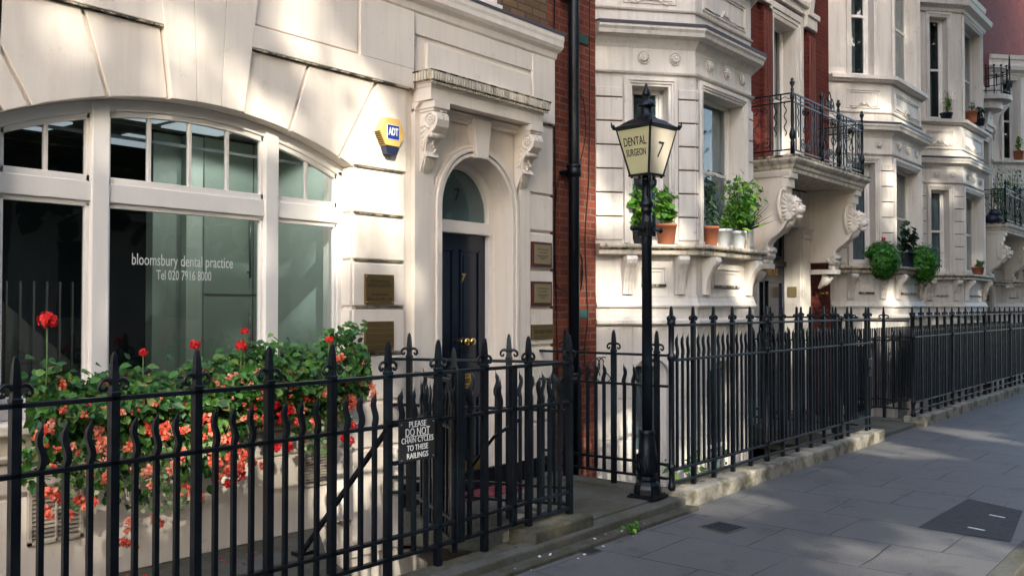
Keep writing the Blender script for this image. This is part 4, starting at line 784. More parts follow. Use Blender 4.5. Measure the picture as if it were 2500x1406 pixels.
def porch(par, B0, lbl=True):
    """balcony, bracket walls, door recess; B0 = x of the near bracket (11.9 for the first)"""
    dx = B0 - 11.9
    X_ = lambda x: x + dx
    mat = 'stucco_b'
    # recess and door
    b = MB(); b.box(X_(14.085), X_(14.5), 5.66, 6.3, .05, 3.5); b.box(X_(11.7), X_(12.565), 5.66, 6.1, .05, 3.5); b.box(X_(12.565), X_(14.085), 5.68, 6.1, 2.935, 3.5); b.box(X_(14.12), X_(14.4), 5.63, 5.66, .1, 2.75); b.build('porch_wall', mat, par, bevel=.006)
    b = MB()
    b.sweep([(X_(14.10), 5.66), (X_(14.5), 5.66)], [(0, 2.75), (.05, 2.77), (.06, 2.82), (.03, 2.86), (.09, 2.92), (0, 2.95)])
    b.build('pilaster_cap', mat, par); b = MB()
    b.ball((X_(13.35), 5.62, 3.0), .16, 8, (.8, .6, 1)); b.ball((X_(13.35), 5.52, 3.05), .08, 8)
    for k in range(9): b.ball((X_(13.35) + .15 * cos(k * .7), 5.6, 3.0 + .17 * sin(k * .7)), .05, 6)
    b.build('carved_keystone', mat, par)
    d = MB(); d.box(X_(12.57), X_(14.08), 5.92, 6.0, .05, 2.93); d = d.build('porch_door', 'door', par)
    e = MB()
    for x0, x1 in ((12.7, 13.25), (13.4, 13.95)):
        for z0, z1 in ((.3, 1.1), (1.25, 2.1), (2.45, 2.85)):
            for a_, c_, e_, f_ in ((x0, x1, z1 - .03, z1), (x0, x1, z0, z0 + .03), (x0, x0 + .03, z0, z1), (x1 - .03, x1, z0, z1)): e.box(X_(a_), X_(c_), 5.89, 5.92, e_, f_)
    e.box(X_(12.6), X_(14.05), 5.87, 5.92, 2.33, 2.41); e.build('panel_moulding', 'door', d, bevel=.004)
    if lbl: text('door_lettering', 'CHAMBERS', .13, 'gold', par, (X_(13.40), 5.91, 2.235), (1, 0, 0), width=.80, depth=.003, bold=.003)
    e = MB(); e.box(X_(14.07), X_(14.095), 5.72, 5.86, 1.86, 2.02); 
    e.build('entry_panel', 'brassmid', par, bevel=.004)
    e = MB(); e.tube([(X_(14.9), 5.70, 1.92), (X_(14.9), 5.58, 1.92)], .02, 8); e.ball((X_(14.9), 5.56, 1.92), .035); e.build('bell_pull', 'brassdark', par)
    # balcony slab
    b = MB(); bp = [(X_(11.92), YW), (X_(11.92), 4.87), (X_(14.72), 4.87), (X_(14.72), YW)]
    b.sweep(bp, [(-.3, 3.5), (-.03, 3.5), (-.02, 3.55), (.0, 3.56), (.01, 3.60), (.05, 3.63), (.07, 3.66), (.07, 3.72), (-.3, 3.725)]); b.box(X_(11.95), X_(14.7), 4.9, 5.72, 3.53, 3.715); bal = b.build('balcony', 'stucco_sill', par, bevel=.003)
    b = MB(); b.sweep(bp, [(-.05, 3.726), (.072, 3.722), (.078, 3.70), (.074, 3.69), (.071, 3.715), (-.05, 3.72)]); b.build('moss_edge', 'grime', bal)
    # brackets with carved heads
    for bx in (X_(11.94), X_(14.45)):
        m = MB(); F_ = lambda y, t_, z: (t_, y, z)
        pr = [(5.72, 3.53), (4.93, 3.53), (4.93, 3.44), (4.97, 3.38), (4.99, 3.22), (4.95, 3.0), (4.97, 2.85), (5.04, 2.74), (5.12, 2.67), (5.20, 2.62), (5.25, 2.56), (5.265, 2.48), (5.30, 2.42), (5.40, 2.40), (5.72, 2.40)]
        m.prism(pr, bx, bx + .20, F_); m.box(bx - .02, bx + .22, 4.91, 5.03, 3.42, 3.53); m.box(bx - .006, bx + .206, 4.95, 5.06, 3.30, 3.425)
        m.sweep([(bx, 5.7), (bx, 4.93)], [(0, 3.44), (.02, 3.45), (.035, 3.5), (.04, 3.53), (0, 3.53)]) 
        m.build('bracket', 'stucco', par, bevel=.012)
        h = MB(); cx = bx + .1
        # lion-like mask: mane of curls round a muzzle
        h.ball((cx, 4.93, 3.03), .14, 10, (.85, .8, 1.1)); h.ball((cx, 4.84, 2.99), .075, 8, (.95, 1.0, .75)); h.ball((cx, 4.80, 3.03), .042, 8, (1, 1, .7)); h.ball((cx, 4.85, 2.90), .05, 8, (.9, 1, .6))
        h.ball((cx, 4.86, 3.11), .07, 8, (1.2, .6, .5))
        for k in range(15):
            a = -pi * .1 + k * 2 * pi / 15; r_ = .145
            for sg in (-1, 1): h.tube([(cx + sg * .05, 4.93 + .01 * k % .03, 3.02), (cx + sg * .10, 4.95 + .07 * cos(a), 3.02 + r_ * sin(a)), (cx + sg * .115, 4.97 + .10 * cos(a), 3.02 + 1.25 * r_ * sin(a) + .01)], [.03, .028, .010], 6)
        for sg in (-1, 1):
            h.tube([(cx + sg * .11, 5.05, 2.83), (cx + sg * .125, 5.08, 2.98), (cx + sg * .12, 5.09, 3.13), (cx + sg * .11, 5.06, 3.25), (cx + sg * .11, 5.02, 3.28), (cx + sg * .11, 5.0, 3.24)], [.02, .032, .034, .03, .022, .012], 6)
            h.ball((cx + sg * .045, 4.835, 3.075), .016, 6)
        h.tube([(cx, 4.97, 2.92), (cx, 4.98, 2.82), (cx, 5.03, 2.76)], [.08, .06, .02], 8)
        h.build('carved_head', 'stucco', par)
        v_ = MB()
        for zz, rr, yy in ((2.47, .05, 5.26), (2.40, .06, 5.29), (2.32, .045, 5.31)): v_.tube([(bx - .02, yy, zz), (bx + .22, yy, zz)], rr, 10)
        for k in range(6): v_.ball((bx - .01, 5.24 + .025 * k, 2.40 + .02 * (k % 3)), .03, 6)
        v_.box(bx - .03, bx + .23, 5.25, 5.72, 2.22, 2.29); v_.tube([(bx + .1, 5.40, 2.2), (bx + .1, 5.45, 2.1), (bx + .1, 5.55, 2.0)], [.09, .07, .02], 8); v_.build('bracket_foot', 'stucco_b', par)
    # balcony railing
    r = MB(); ys, y1, z0, z1 = 4.90, 5.66, 3.80, 4.55
    def panel(fr, L, seq):
        for z in (z0, z1, z1 - .11): r.box(0, L, -.010, .010, z - .009, z + .009, fr)
        for s_ in seq['v']: r.box(s_ - .008, s_ + .008, -.008, .008, z0, z1, fr)
        for s_ in seq.get('w', ()): r.tube([fr(s_ + .018 * sin(k * 1.25), 0, z0 + .19 + (z1 - .11 - z0 - .19) * k / 15) for k in range(16)], .008, 5)
        for s_ in seq.get('s', ()):
            for zz, rr in ((z0 + .13, .085), (z1 - .20, .055)):
                for sg in (-1, 1): r.tube(spiral(lambda u, z: fr(s_ + sg * u, 0, z), (rr + .01, zz), rr, .012, pi, 1.5 * (1 if zz < z0 + .2 else -1), 22), .0075, 5)
            for sg in (-1, 1): r.tube([fr(s_ + sg * u, 0, z0 + .26 + q) for u, q in ((.03, 0), (.10, .05), (.02, .12), (.01, .2))], .007, 5)
        r.tube([fr(L * k / 24, 0, z1 - .055 + .018 * sin(k * 1.6)) for k in range(25)], .006, 4)
    fl, Ls = Fr((X_(11.95), y1), (X_(11.95), ys)); panel(fl, Ls, {'v': (.02, .15, .45, .60), 's': (.30,), 'w': (.52, .66)})
    ff, Lf = Fr((X_(11.95), ys), (X_(14.68), ys)); panel(ff, Lf, {'v': (.12, .28, .66, .80, .88, 1.02, 1.68, 1.82, 1.92, 2.05, 2.45, 2.6), 's': (.46, 1.22, 1.50, 2.25), 'w': (.2, .74, 1.98, 2.53)})
    fb, Lb = Fr((X_(14.68), ys), (X_(14.68), y1)); panel(fb, Lb, {'v': (.15, .45, .6), 's': (.3,)})
    for q in range(3):                                     # crest over the middle panel
        hh = (.26, .17, .17)[q]; xx = 1.36 + (0, -.10, .10)[q]; ww = .075
        for sg in (-1, 1): r.tube(spiral(lambda u, z: ff(xx + sg * u, 0, z), (.035, z1 + hh * .45), .034, .008, pi, 1.3, 12), .007, 5); r.tube([ff(xx + sg * u, 0, z1 + q_) for u, q_ in ((ww, 0), (ww, hh * .5), (ww * .5, hh * .8), (0, hh))], .008, 5)
    r.build('balcony_railing', 'iron', bal)
    p = MB()
    for px_, py_ in ((11.95, ys), (13.0, ys), (13.66, ys), (14.68, ys)):
        p = MB(); p.lathe([(.030, 3.73), (.030, 3.90), (.022, 3.92), (.038, 3.95), (.045, 4.0), (.03, 4.05), (.02, 4.09), (.024, 4.2), (.020, 4.45), (.03, 4.48), (.03, 4.52), (.018, 4.55), (.024, 4.60), (.014, 4.63), (.034, 4.68), (.036, 4.70), (.018, 4.71), (.024, 4.735), (.002, 4.76)], X_(px_), py_, 12); p.build('balcony_post', 'iron', bal)
    # tall window above the balcony
    a = MB()
    for q, (wd, th) in enumerate(((.04, .015), (.10, .03), (.20, .05))):
        w0 = (0, .04, .10)[q]; a.box(X_(13.2 - wd), X_(13.2 - w0), YW - th, YW + .02, 3.73, 6.05 + wd); a.box(X_(14.05 + w0), X_(14.05 + wd), YW - th, YW + .02, 3.73, 6.05 + wd); a.box(X_(13.2 - w0), X_(14.05 + w0), YW - th, YW + .02, 6.05 + w0, 6.05 + wd)
    a.box(X_(13.19), X_(13.21), YW - .01, YW + .3, 3.7, 6.05); a.box(X_(14.035), X_(14.06), YW - .01, YW + .3, 3.7, 6.05); a.box(X_(13.2), X_(14.05), YW - .01, YW + .3, 6.03, 6.07)
    a.box(X_(12.9), X_(14.4), YW - .07, YW, 6.3, 6.42); a.box(X_(12.82), X_(14.48), YW - .12, YW, 6.42, 6.50); a.box(X_(12.55), X_(12.95), YW - .1, YW, 6.12, 6.3); a.box(X_(14.28), X_(14.7), YW - .1, YW, 6.12, 6.3); a.box(X_(14.28), X_(14.75), YW - .13, YW, 6.3, 6.38); a.box(X_(12.95), X_(14.28), YW - .06, YW, 6.5, 7.4)
    a.prism([(YW, 6.38), (YW - .12, 6.38), (YW - .14, 6.55), (YW - .2, 6.75), (YW - .4, 7.0), (YW - .5, 7.2), (YW, 7.2)], X_(14.33), X_(14.5), lambda y, t_, z: (t_, y, z)); a.prism([(YW, 6.38), (YW - .12, 6.38), (YW - .14, 6.55), (YW - .2, 6.75), (YW - .4, 7.0), (YW - .5, 7.2), (YW, 7.2)], X_(12.7), X_(12.87), lambda y, t_, z: (t_, y, z))
    a.build('balcony_window_surround', mat, par, bevel=.006)
    a = MB(); a.tube([(X_(13.6) + .14 * cos(k * pi / 10), YW - .07, 6.78 + .2 * sin(k * pi / 10)) for k in range(21)], .022, 6)
    for sg in (-1, 1):
        for k in range(4): a.tube(spiral(lambda u, z: (X_(13.6) + sg * (.2 + .1 * k + u), YW - .07, z), (.03, 6.68 + .06 * (k % 2)), .05, .01, 0, 1.3, 12), .014, 5)
    a.build('carved_cartouche', mat, par)
    fr, L_ = Fr((X_(13.2), YW), (X_(14.05), YW)); sash(fr, 0, L_, 3.75, 6.05, par, 'frosted', depth=.20)
    a = MB()                                                # ribbed brick pilasters either side
    for x0 in (12.72, 14.42): a = MB(); a.box(X_(x0), X_(x0 + .34), YW - .05, YW, 3.75, 6.1); a.box(X_(x0 + .05), X_(x0 + .10), YW - .075, YW - .05, 3.8, 6.02); a.box(X_(x0 + .145), X_(x0 + .195), YW - .075, YW - .05, 3.8, 6.02); a.box(X_(x0 + .24), X_(x0 + .29), YW - .075, YW - .05, 3.8, 6.02); a.build('brick_pilaster', 'brick_dark', par)
    a = MB()
    for x0 in (12.72, 14.42):
        for q in (.05, .145, .24): a.box(X_(x0 + q - .006), X_(x0 + q + .004), YW - .08, YW - .05, 3.8, 6.02)
        for k in range(12): a.box(X_(x0 + .01), X_(x0 + .32), YW - .062, YW - .05, 3.9 + .18 * k, 3.912 + .18 * k)
    a.build('pilaster_fluting', 'fluting', par)

HA = empty('house', (10.06, 5.7, 0), 'red brick mansion block with the nearest white bay behind the lamp post', 'house', 'terraced houses')
bay(HA, 8.46, 1.45, gwin=('frosted', 'curtain_w'), fwin=('curtain', 'curtain'))
brickwall(HA, 7.285, 8.75, (), mat='brick'); 
brickwall(HA, 8.75, 11.4); brickwall(HA, 11.4, 15.5, ((12.55, 14.1, -1.6, 2.95), (13.2, 14.05, 3.73, 6.06)), mat='brick_dark')
b = MB(); b.box(7.27, 7.29, 5.6, 5.72, 3, 13); 
for z in (1.585, 4.53): b = MB(); b.box(7.98, 8.30, 5.685, 5.70, z, z + .09); b.build('air_brick', 'teal', HA)
porch(HA, 11.9)
HB_ = empty('house', (17.3, 5.7, 0), 'white bay fronted house with two trailing green plants on its ledge', 'house', 'terraced houses')
bay(HB_, 15.45, 1.75, fwin=('curtain', 'curtain_w')); brickwall(HB_, 15.5, 19.6, mat='brick_dark')
HC = empty('house', (22, 5.7, 0), 'white bay fronted house beyond the trailing plants with a balcony on its far side', 'house', 'terraced houses')
bay(HC, 20.15, 1.9); brickwall(HC, 19.6, 27.3, ((25.45, 27.0, -1.6, 2.95), (26.1, 26.95, 3.73, 6.06)), mat='brick_dark'); porch(HC, 24.8, False)
# little curved balcony higher up on the third house
b = MB(); cb_ = [(24.9 + .0, YW)] + [(25.55 - .65 * cos(pi * k / 10), YW - .2 - .62 * sin(pi * k / 10)) for k in range(11)] + [(26.2, YW)]
b.prism(cb_, 6.80, 6.92, T); b.prism([(25.55 + (x - 25.55) * .8, YW + (y - YW) * .75) for x, y in cb_], 6.60, 6.80, T); b.prism([(YW, 6.6), (YW - .35, 6.6), (YW - .3, 6.3), (YW - .1, 6.0), (YW, 5.8)], 25.4, 25.6, lambda y, t_, z: (t_, y, z)); cb2 = b.build('upper_balcony', 'stucco_b', HC, bevel=.006)
b = MB(); r_ = [(25.55 + (x - 25.55) * .93, YW + (y - YW) * .95) for x, y in cb_]
for z in (7.0, 7.35, 7.55): b.tube([(x, y, z) for x, y in r_], .012, 5)
for x, y in r_: b.tube([(x, y, 6.92), (x, y, 7.58)], .014, 5); b.ball((x, y, 7.62), .03, 5)
for k in range(3): b.tube(spiral(lambda u, z: (25.5 + u, YW - .79, z), (-.2 + .2 * k, 7.2), .09, .02, 0, 1.6), .01, 5); b.tube([(25.35 + .1 * k, YW - .8, 7.55), (25.4 + .05 * k, YW - .8, 7.75), (25.45, YW - .8, 7.9)], .01, 5)
b.build('upper_balcony_railing', 'iron', cb2)
HD = empty('house', (30, 5.7, 0), 'farthest white bay fronted house cut off by the right edge', 'house', 'terraced houses')
bay(HD, 27.1, 1.9); brickwall(HD, 27.3, 33, mat='brick_dark')

# ---- drainpipe and cables on the brick
t = empty('drainpipe', (7.9, 5.6, -1.6), 'thick black cast iron drainpipe on the red brick wall', 'drainpipe')
b = MB(); b.tube([(7.885, 5.58, -1.6), (7.885, 5.58, 9)], .058, 18); b.build('pipe', 'iron', t)
for z in (.95, 3.10, 4.95, 6.9): b = MB(); b.lathe([(.06, z - .06), (.076, z - .05), (.078, z + .02), (.07, z + .03), (.08, z + .05), (.08, z + .07), (.06, z + .08)], 7.885, 5.58, 18); b.box(7.79, 7.98, 5.62, 5.70, z - .03, z + .01); b.build('collar', 'iron', t)
def cable(label, pts, r=.007):
    b = MB(); P = [Vector(p) for p in pts]; q = []
    for i in range(len(P) - 1):
        a0, a1, a2, a3 = P[max(i - 1, 0)], P[i], P[i + 1], P[min(i + 2, len(P) - 1)]
        for k in range(6): u = k / 6; q.append(.5 * ((2 * a1) + (a2 - a0) * u + (2 * a0 - 5 * a1 + 4 * a2 - a3) * u * u + (3 * a1 - a0 - 3 * a2 + a3) * u ** 3))
    q.append(P[-1]); b.tube(q, r, 5); tag(b.build('cable', 'cable'), label, 'cable')
cable('thin black cable hanging left of the drainpipe', [(7.70, 5.685, 8), (7.69, 5.685, 4), (7.70, 5.685, 3.0), (7.69, 5.685, 2.3), (7.70, 5.68, 1.95), (7.80, 5.67, 1.88), (8.0, 5.68, 1.87), (8.16, 5.685, 1.9), (8.18, 5.685, 2.2), (8.1, 5.685, 2.28), (8.0, 5.685, 2.28)])
cable('thin wavy cable crossing the brick right of the drainpipe', [(8.05, 5.685, 6), (8.10, 5.685, 4.2), (8.22, 5.685, 3.9), (8.24, 5.685, 3.5), (8.05, 5.685, 3.1), (7.72, 5.685, 2.9), (7.74, 5.685, 1.0)], .005)
cable('cable running down the brick beside the bay', [(8.33, 5.685, 6), (8.32, 5.685, 3.4), (8.25, 5.685, 2.6), (8.24, 5.685, 2.3), (8.28, 5.685, 1.6), (8.22, 5.685, 1.2), (8.3, 5.685, .6)], .006)
cable('coiled cable loop hanging on the bay base by the railing', [(8.30 + .17 * cos(k * .7) + .01 * k, 5.66 - .13 * (k % 9) / 9, 1.02 + .14 * sin(k * .7)) for k in range(24)], .006)

# ================================================================== plants
def foliage(b, pts_fn, n, size, kind=0, droop=.5, out=(0, -1, 0)):
    for _ in range(n):
        p = Vector(pts_fn()); nr = Vector((R.gauss(0, .5), -1 + R.gauss(0, .4), R.gauss(.45, .5))); aim = Vector((R.gauss(0, .7), R.gauss(-.3, .4), -droop + R.gauss(0, .5))); b.leaf(p, size * R.uniform(.6, 1.25), nr, aim, kind)
def bloom(b, c, r, petals=16):
    petals = int(petals * 1.5)
    c = Vector(c)
    for k in range(petals):
        a = R.uniform(0, 2 * pi); e = R.uniform(-.3, 1.2); d = Vector((cos(a) * cos(e), -sin(e) * .9 - .25, sin(a) * cos(e))).normalized()
        b.leaf(c + d * r * R.uniform(.1, .5), r * R.uniform(.38, .7), (d * .5 + Vector((R.gauss(0, .5), -.7, R.gauss(0, .5)))), d, 0)
FB = empty('flower_box', (3.45, 5.2, 1.05), 'long window box of coral begonias spilling over the sill of the arched window', 'flower box')
b = MB(); b.box(2.30, 4.62, 5.16, 5.32, 1.06, 1.22); b.build('trough', 'blackpot', FB, bevel=.006)
topz = lambda x: 1.40 - .05 * abs(sin(x * 4.1)) + .06 * sin(x * 7.3) + (.10 if x > 3.9 else 0) - (.10 if 2.5 < x < 3.2 else 0) + (.05 if x < 2.45 else 0)
def dense():
    while True:
        x = R.uniform(2.28, 4.68); e = min(1, (x - 2.22) / .18, (4.74 - x) / .2)
        u = R.random(); z = 1.02 + (topz(x) - 1.02) * u * e + (1 - e) * .12; y = 5.24 - .20 * sin(pi * min(1, u * .9 + .1)) * e + R.uniform(-.05, .08)
        return (x, y, z)
b = MB(); foliage(b, dense, 3600, .050)
for _ in range(300): x = R.uniform(2.3, 4.65); b.leaf(Vector((x, R.uniform(5.1, 5.35), topz(x) + R.uniform(-.05, .05))), R.uniform(.04, .07), Vector((R.gauss(0, .6), -.5, 1)), Vector((R.gauss(0, 1), -.5, .2)), 0)
b.build('begonia_leaves', 'leaf', FB)
CL = [(2.36, .72, .95), (2.62, .55, .95), (2.78, .50, 1.0), (2.95, .72, 1.0), (3.10, .72, 1.05), (3.28, .62, 1.05), (3.45, .66, 1.05), (3.58, .82, 1.05), (3.75, .95, 1.05), (3.95, .80, 1.05), (4.1, .85, 1.05), (4.40, .88, 1.0)]
trails = []
for cx_, zb_, zt_ in CL:
    for k in range(5):
        x = cx_ + R.gauss(0, .06); zl = zb_ + R.uniform(0, .25); path = [Vector((x + R.gauss(0, .012) * j, 5.16 + .012 * j + R.gauss(0, .01), 1.08 - (1.08 - zl) * j / 7)) for j in range(8)]; trails.append(path)
b = MB(); [b.tube(p, .003, 4) for p in trails]; b.build('stems', 'stem', FB)
b = MB()
for p in trails:
    for j in range(1, 8):
        for _ in range(3): b.leaf(p[j] + Vector((R.gauss(0, .035), R.gauss(-.03, .03), R.gauss(0, .03))), R.uniform(.035, .07), Vector((R.gauss(0, .5), -1, R.gauss(.3, .4))), Vector((R.gauss(0, .6), -.2, -1)), 0)
b.build('trailing_leaves', 'leaf', FB)
b = MB()
for x0, zl, zh in ((2.95, .50, 1.05), (3.0, .62, 1.0), (2.55, .75, 1.05), (3.10, .52, .9), (4.35, .95, 1.30), (4.30, .88, 1.1), (3.3, .8, 1.0), (4.15, .72, .9), (2.50, .6, 1.0)):
    for _ in range(60): b.leaf(Vector((x0 + R.gauss(0, .05), 5.13 + R.gauss(0, .04), R.uniform(zl, zh))), R.uniform(.03, .05), Vector((R.gauss(0, .5), -1, R.gauss(.2, .4))), Vector((R.gauss(0, .5), 0, -1)), 2)
b.build('ivy', 'ivy', FB)
bc, bp_, br = MB(), MB(), MB()
for _ in range(120):
    x, y, z = dense(); z = min(z, 1.3); bloom(bc if R.random() < .6 else bp_, (x, y - .05, z), R.uniform(.014, .032), 8)
for _ in range(95): p_ = R.choice(trails)[R.randint(1, 7)]; bloom(R.choice((bc, bc, bp_, br)) if p_.x > 3.3 else R.choice((bc, bp_)), (p_.x + R.gauss(0, .03), 5.08, p_.z + R.gauss(0, .03)), R.uniform(.022, .042), 12)
for x, z, r_, c in ((2.98, .98, .06, 0), (2.88, .78, .045, 1), (2.62, .92, .05, 1), (3.05, 1.12, .045, 0), (2.36, .70, .05, 0), (2.47, .66, .05, 0), (2.30, .62, .045, 0), (2.55, .62, .05, 0), (2.64, .64, .04, 0), (2.42, .58, .04, 0), (3.12, .60, .05, 0), (3.20, .56, .045, 1), (2.75, .48, .04, 1), (2.95, .47, .045, 0),
                    (3.42, .73, .05, 0), (3.50, .70, .05, 0), (3.36, .68, .045, 0), (3.55, .76, .045, 0), (3.62, .70, .04, 0), (3.30, .76, .045, 0), (3.45, .80, .045, 0), (3.0, .75, .05, 1), (3.1, .82, .05, 1), (4.20, 1.20, .055, 0), (4.12, 1.13, .04, 1), (4.48, 1.16, .035, 1), (4.62, 1.10, .05, 1), (4.60, 1.02, .03, 1), (3.25, 1.02, .05, 0), (3.3, .95, .045, 0), (4.04, .93, .04, 0), (3.65, 1.0, .04, 0), (2.55, .80, .04, 1), (2.6, 1.0, .04, 1), (2.28, 1.05, .04, 0), (3.38, 1.24, .03, 1), (4.3, 1.33, .035, 0), (4.40, 1.02, .035, 0), (2.72, .38, .045, 0), (2.80, .34, .04, 0)):
    for k in range(2): bloom(bc if c == 0 else bp_, (x + R.gauss(0, .02), 5.05 + R.gauss(0, .02), z + R.gauss(0, .02)), r_ * R.uniform(.7, 1.0), 18)
for x, z in ((3.72, 1.00), (3.78, 1.06), (3.82, .98), (3.88, 1.02), (3.70, .92), (4.38, .82), (4.44, .86), (4.42, .76), (4.35, .78), (4.5, .84), (3.78, .80), (3.86, .78), (3.98, .82), (3.50, .64), (3.42, .60)): bloom(br, (x, 5.06, z), R.uniform(.035, .05), 20)
bc.build('coral_blooms', 'coral', FB); bp_.build('salmon_blooms', 'pink', FB); br.build('red_blooms', 'red', FB)
for x, z, r_, zb_, lb in ((2.315, 1.63, .058, 1.33, 'big scarlet geranium head on a tall stem at the left end of the box'), (2.868, 1.435, .028, 1.28, 'small scarlet geranium head before the left part of the middle pane'), (3.206, 1.468, .040, 1.3, 'scarlet geranium head rising behind a railing spike'), (3.535, 1.455, .042, 1.3, 'scarlet geranium head at the right side of the middle pane'), (3.56, 1.548, .030, 1.3, 'highest small scarlet geranium head at the right side of the middle pane'), (4.255, 1.475, .030, 1.38, 'flat red geranium bud above the right end of the box')):
    t = empty('geranium', (x, 5.1, 1.1), lb, 'flower', 'geraniums'); b = MB(); b.tube([(x + .03, 5.2, 1.15), (x + .01, 5.12, zb_), (x, 5.1, z)], .005, 5); b.build('stem', 'stem', t)
    b = MB()
    for k in range(int(26 + r_ * 700)):
        d = Vector((R.gauss(0, 1), R.gauss(0, 1), R.gauss(.2, .7))).normalized(); b.leaf(Vector((x, 5.1, z)) + d * r_ * R.uniform(.4, .85), r_ * .42 + .006, d, Vector((R.gauss(0, 1), R.gauss(0, 1), R.gauss(0, 1))), 0)
    b.build('flower_head', 'red', t); b = MB()
    for k in range(14): b.leaf(Vector((x + R.gauss(0, .06), 5.14, zb_ + R.gauss(0, .05))), .05, Vector((R.gauss(0, .4), -1, .8)), Vector((R.gauss(0, 1), 0, R.gauss(0, 1))), 0)
    b.build('leaves', 'leaf', t)
b = MB()
for k in range(26): x = R.choice((3.45, 3.52, 3.6, 2.95, 3.0)) + R.gauss(0, .05); b.leaf(Vector((x, R.uniform(4.9, 5.3), .105)), R.uniform(.015, .035), Vector((R.gauss(0, .3), R.gauss(0, .3), 1)), Vector((R.gauss(0, 1), R.gauss(0, 1), 0)), 0)
tag(b.build('fallen_petals', 'red'), 'fallen red petals lying on the stone slab below the flowers', 'petals', kind='stuff')
def pot(name, x, y, z, r0, r1, h, mat, label, plant, rimh=.03, group=None):
    t = empty(name, (x, y, z), label, 'potted plant', group)
    b = MB(); b.lathe([(r0 * .96, z), (r0, z + .005), (r1 * .93, z + h - rimh), (r1 * .94, z + h - rimh), (r1, z + h - rimh + .004), (r1, z + h), (r1 * .88, z + h), (r1 * .85, z + h - .02)], x, y, 20); b.build('pot', mat, t)
    b = MB(); b.lathe([(r1 * .86, z + h - .03), (r1 * .84, z + h - .015)], x, y, 16); b.build('soil', 'soil', t); plant(t, x, y, z + h); return t
def bush(mat, n, rx, h, size, kind=0, stems=5):
    def f(t, x, y, z):
        b = MB(); tips = []
        for k in range(stems):
            a = R.uniform(0, 2 * pi); e = Vector((x + cos(a) * rx * R.uniform(.2, 1), y + sin(a) * rx * R.uniform(.1, .6) - .02, z + h * R.uniform(.55, 1))); s0 = Vector((x, y, z - .02)); q = [s0, s0.lerp(e, .5) + Vector((R.gauss(0, .02), 0, .03)), e]; b.tube(q, .004, 4); tips.append(q)
        b.build('stems', 'stem', t); b = MB()
        for _ in range(n):
            q = R.choice(tips); u = R.uniform(.25, 1.05); p = q[0].lerp(q[2], u) + Vector((R.gauss(0, rx * .22), R.gauss(0, rx * .2), R.gauss(0, h * .08))); b.leaf(p, size * R.uniform(.6, 1.2), Vector((R.gauss(0, .5), -.6, R.gauss(.7, .4))), Vector((R.gauss(0, 1), R.gauss(-.2, .6), R.gauss(-.3, .5))), kind)
        b.build('leaves', mat, t)
    return f
ZS = 2.395
pot('potted_plant', 9.64, 4.93, ZS, .075, .105, .22, 'terra', 'tall leafy plant in a terracotta pot at the near corner of the first bay ledge', bush('leaf_d', 140, .13, .62, .10, 1, 7))
pot('potted_plant', 9.96, 4.92, ZS, .075, .105, .21, 'whitepot', 'low bright plant in a white scalloped pot on the bay ledge', bush('leaf_b', 130, .12, .20, .07, 1, 8))
pot('potted_plant', 10.33, 4.92, ZS, .075, .105, .21, 'whitepot', 'bushy bamboo like plant in a white pot at the far end of the ledge', bush('leaf_b', 560, .36, .60, .11, 1, 16))
b = MB(); base = Vector((10.48, 4.95, 2.6))
for k in range(26):
    a = R.uniform(-.3, 1.2); d = Vector((cos(a) * .8, R.gauss(-.2, .3), .35 + .6 * R.random())).normalized(); b.leaf(base, R.uniform(.35, .55), Vector((R.gauss(0, 1), -1, .3)), d, 1)
bb = MB()
for k in range(44):
    a = R.uniform(-.5, 1.3); d = Vector((.9 * R.uniform(.2, 1), R.gauss(-.1, .3), R.uniform(.2, 1))).normalized(); sd = d.cross(Vector((0, 1, 0))).normalized() * .014; L_ = R.uniform(.32, .55); bb.add([base - sd, base + sd, base + d * L_], [(0, 1, 2)])
t = empty('potted_plant', (10.48, 4.95, ZS), 'spiky palm with narrow leaves leaning off the far end of the ledge', 'potted plant'); bb.build('leaves', 'leaf_d', t); b = MB(); b.lathe([(.045, ZS), (.06, ZS + .12), (.05, ZS + .12)], 10.50, 4.96, 12); b.build('pot', 'terra', t)
# on the cant ledge behind the lamp
frc, Lc = Fr((8.46, YW), (8.46 + .889, YW - .746))
for s_, n_, mat, r1, h, lb, pf in ((.50, .0, 'blackpot', .085, .15, 'green bush in a black pot on the bay ledge left of the lamp post', bush('leaf_b', 260, .14, .42, .075, 0, 9)), (.80, .03, 'terra', .12, .22, 'leafy plant in a large terracotta pot on the bay ledge right of the lamp post', bush('leaf_b', 260, .15, .42, .075, 0, 9))):
    q = frc(s_, n_, ZS); pot('potted_plant', q[0], q[1], ZS, r1 * .75, r1, h, mat, lb, pf)
# trailing ball plants on the second bay
def trailing(cx, cy, z, label, sx=.37, h=.52):
    t = empty('trailing_plant', (cx, cy, z), label, 'potted plant', 'trailing green plants'); b = MB(); b.lathe([(.12, z), (.15, z + .22), (.13, z + .22)], cx, cy + .05, 16); b.build('pot', 'bluepot', t); b = MB()
    for _ in range(2300):
        d = Vector((R.gauss(0, 1), R.gauss(0, 1), R.gauss(0, 1))).normalized(); rr = R.uniform(.72, 1.0) * (1 + .10 * sin(6 * d.x + 4 * d.z + cx) + .07 * sin(11 * d.z + 9 * d.x)) + (.12 if R.random() < .05 else 0)
        if d.z < 0: p = Vector((cx + d.x * sx * rr * (1 + .62 * d.z) + .05 * d.z, cy + d.y * .28 * rr - .06, z + .15 + d.z * h * .78 * rr))
        else: p = Vector((cx + d.x * sx * rr, cy + d.y * .28 * rr - .04, z + .15 + d.z * .26 * rr))
        if d.y > .6 and d.z < 0: continue
        b.leaf(p, R.uniform(.03, .055), d + Vector((0, -.2, .3)), Vector((R.gauss(0, 1), R.gauss(0, 1), -.6)), 0)
    b.build('foliage', 'leaf_c', t)
    return t
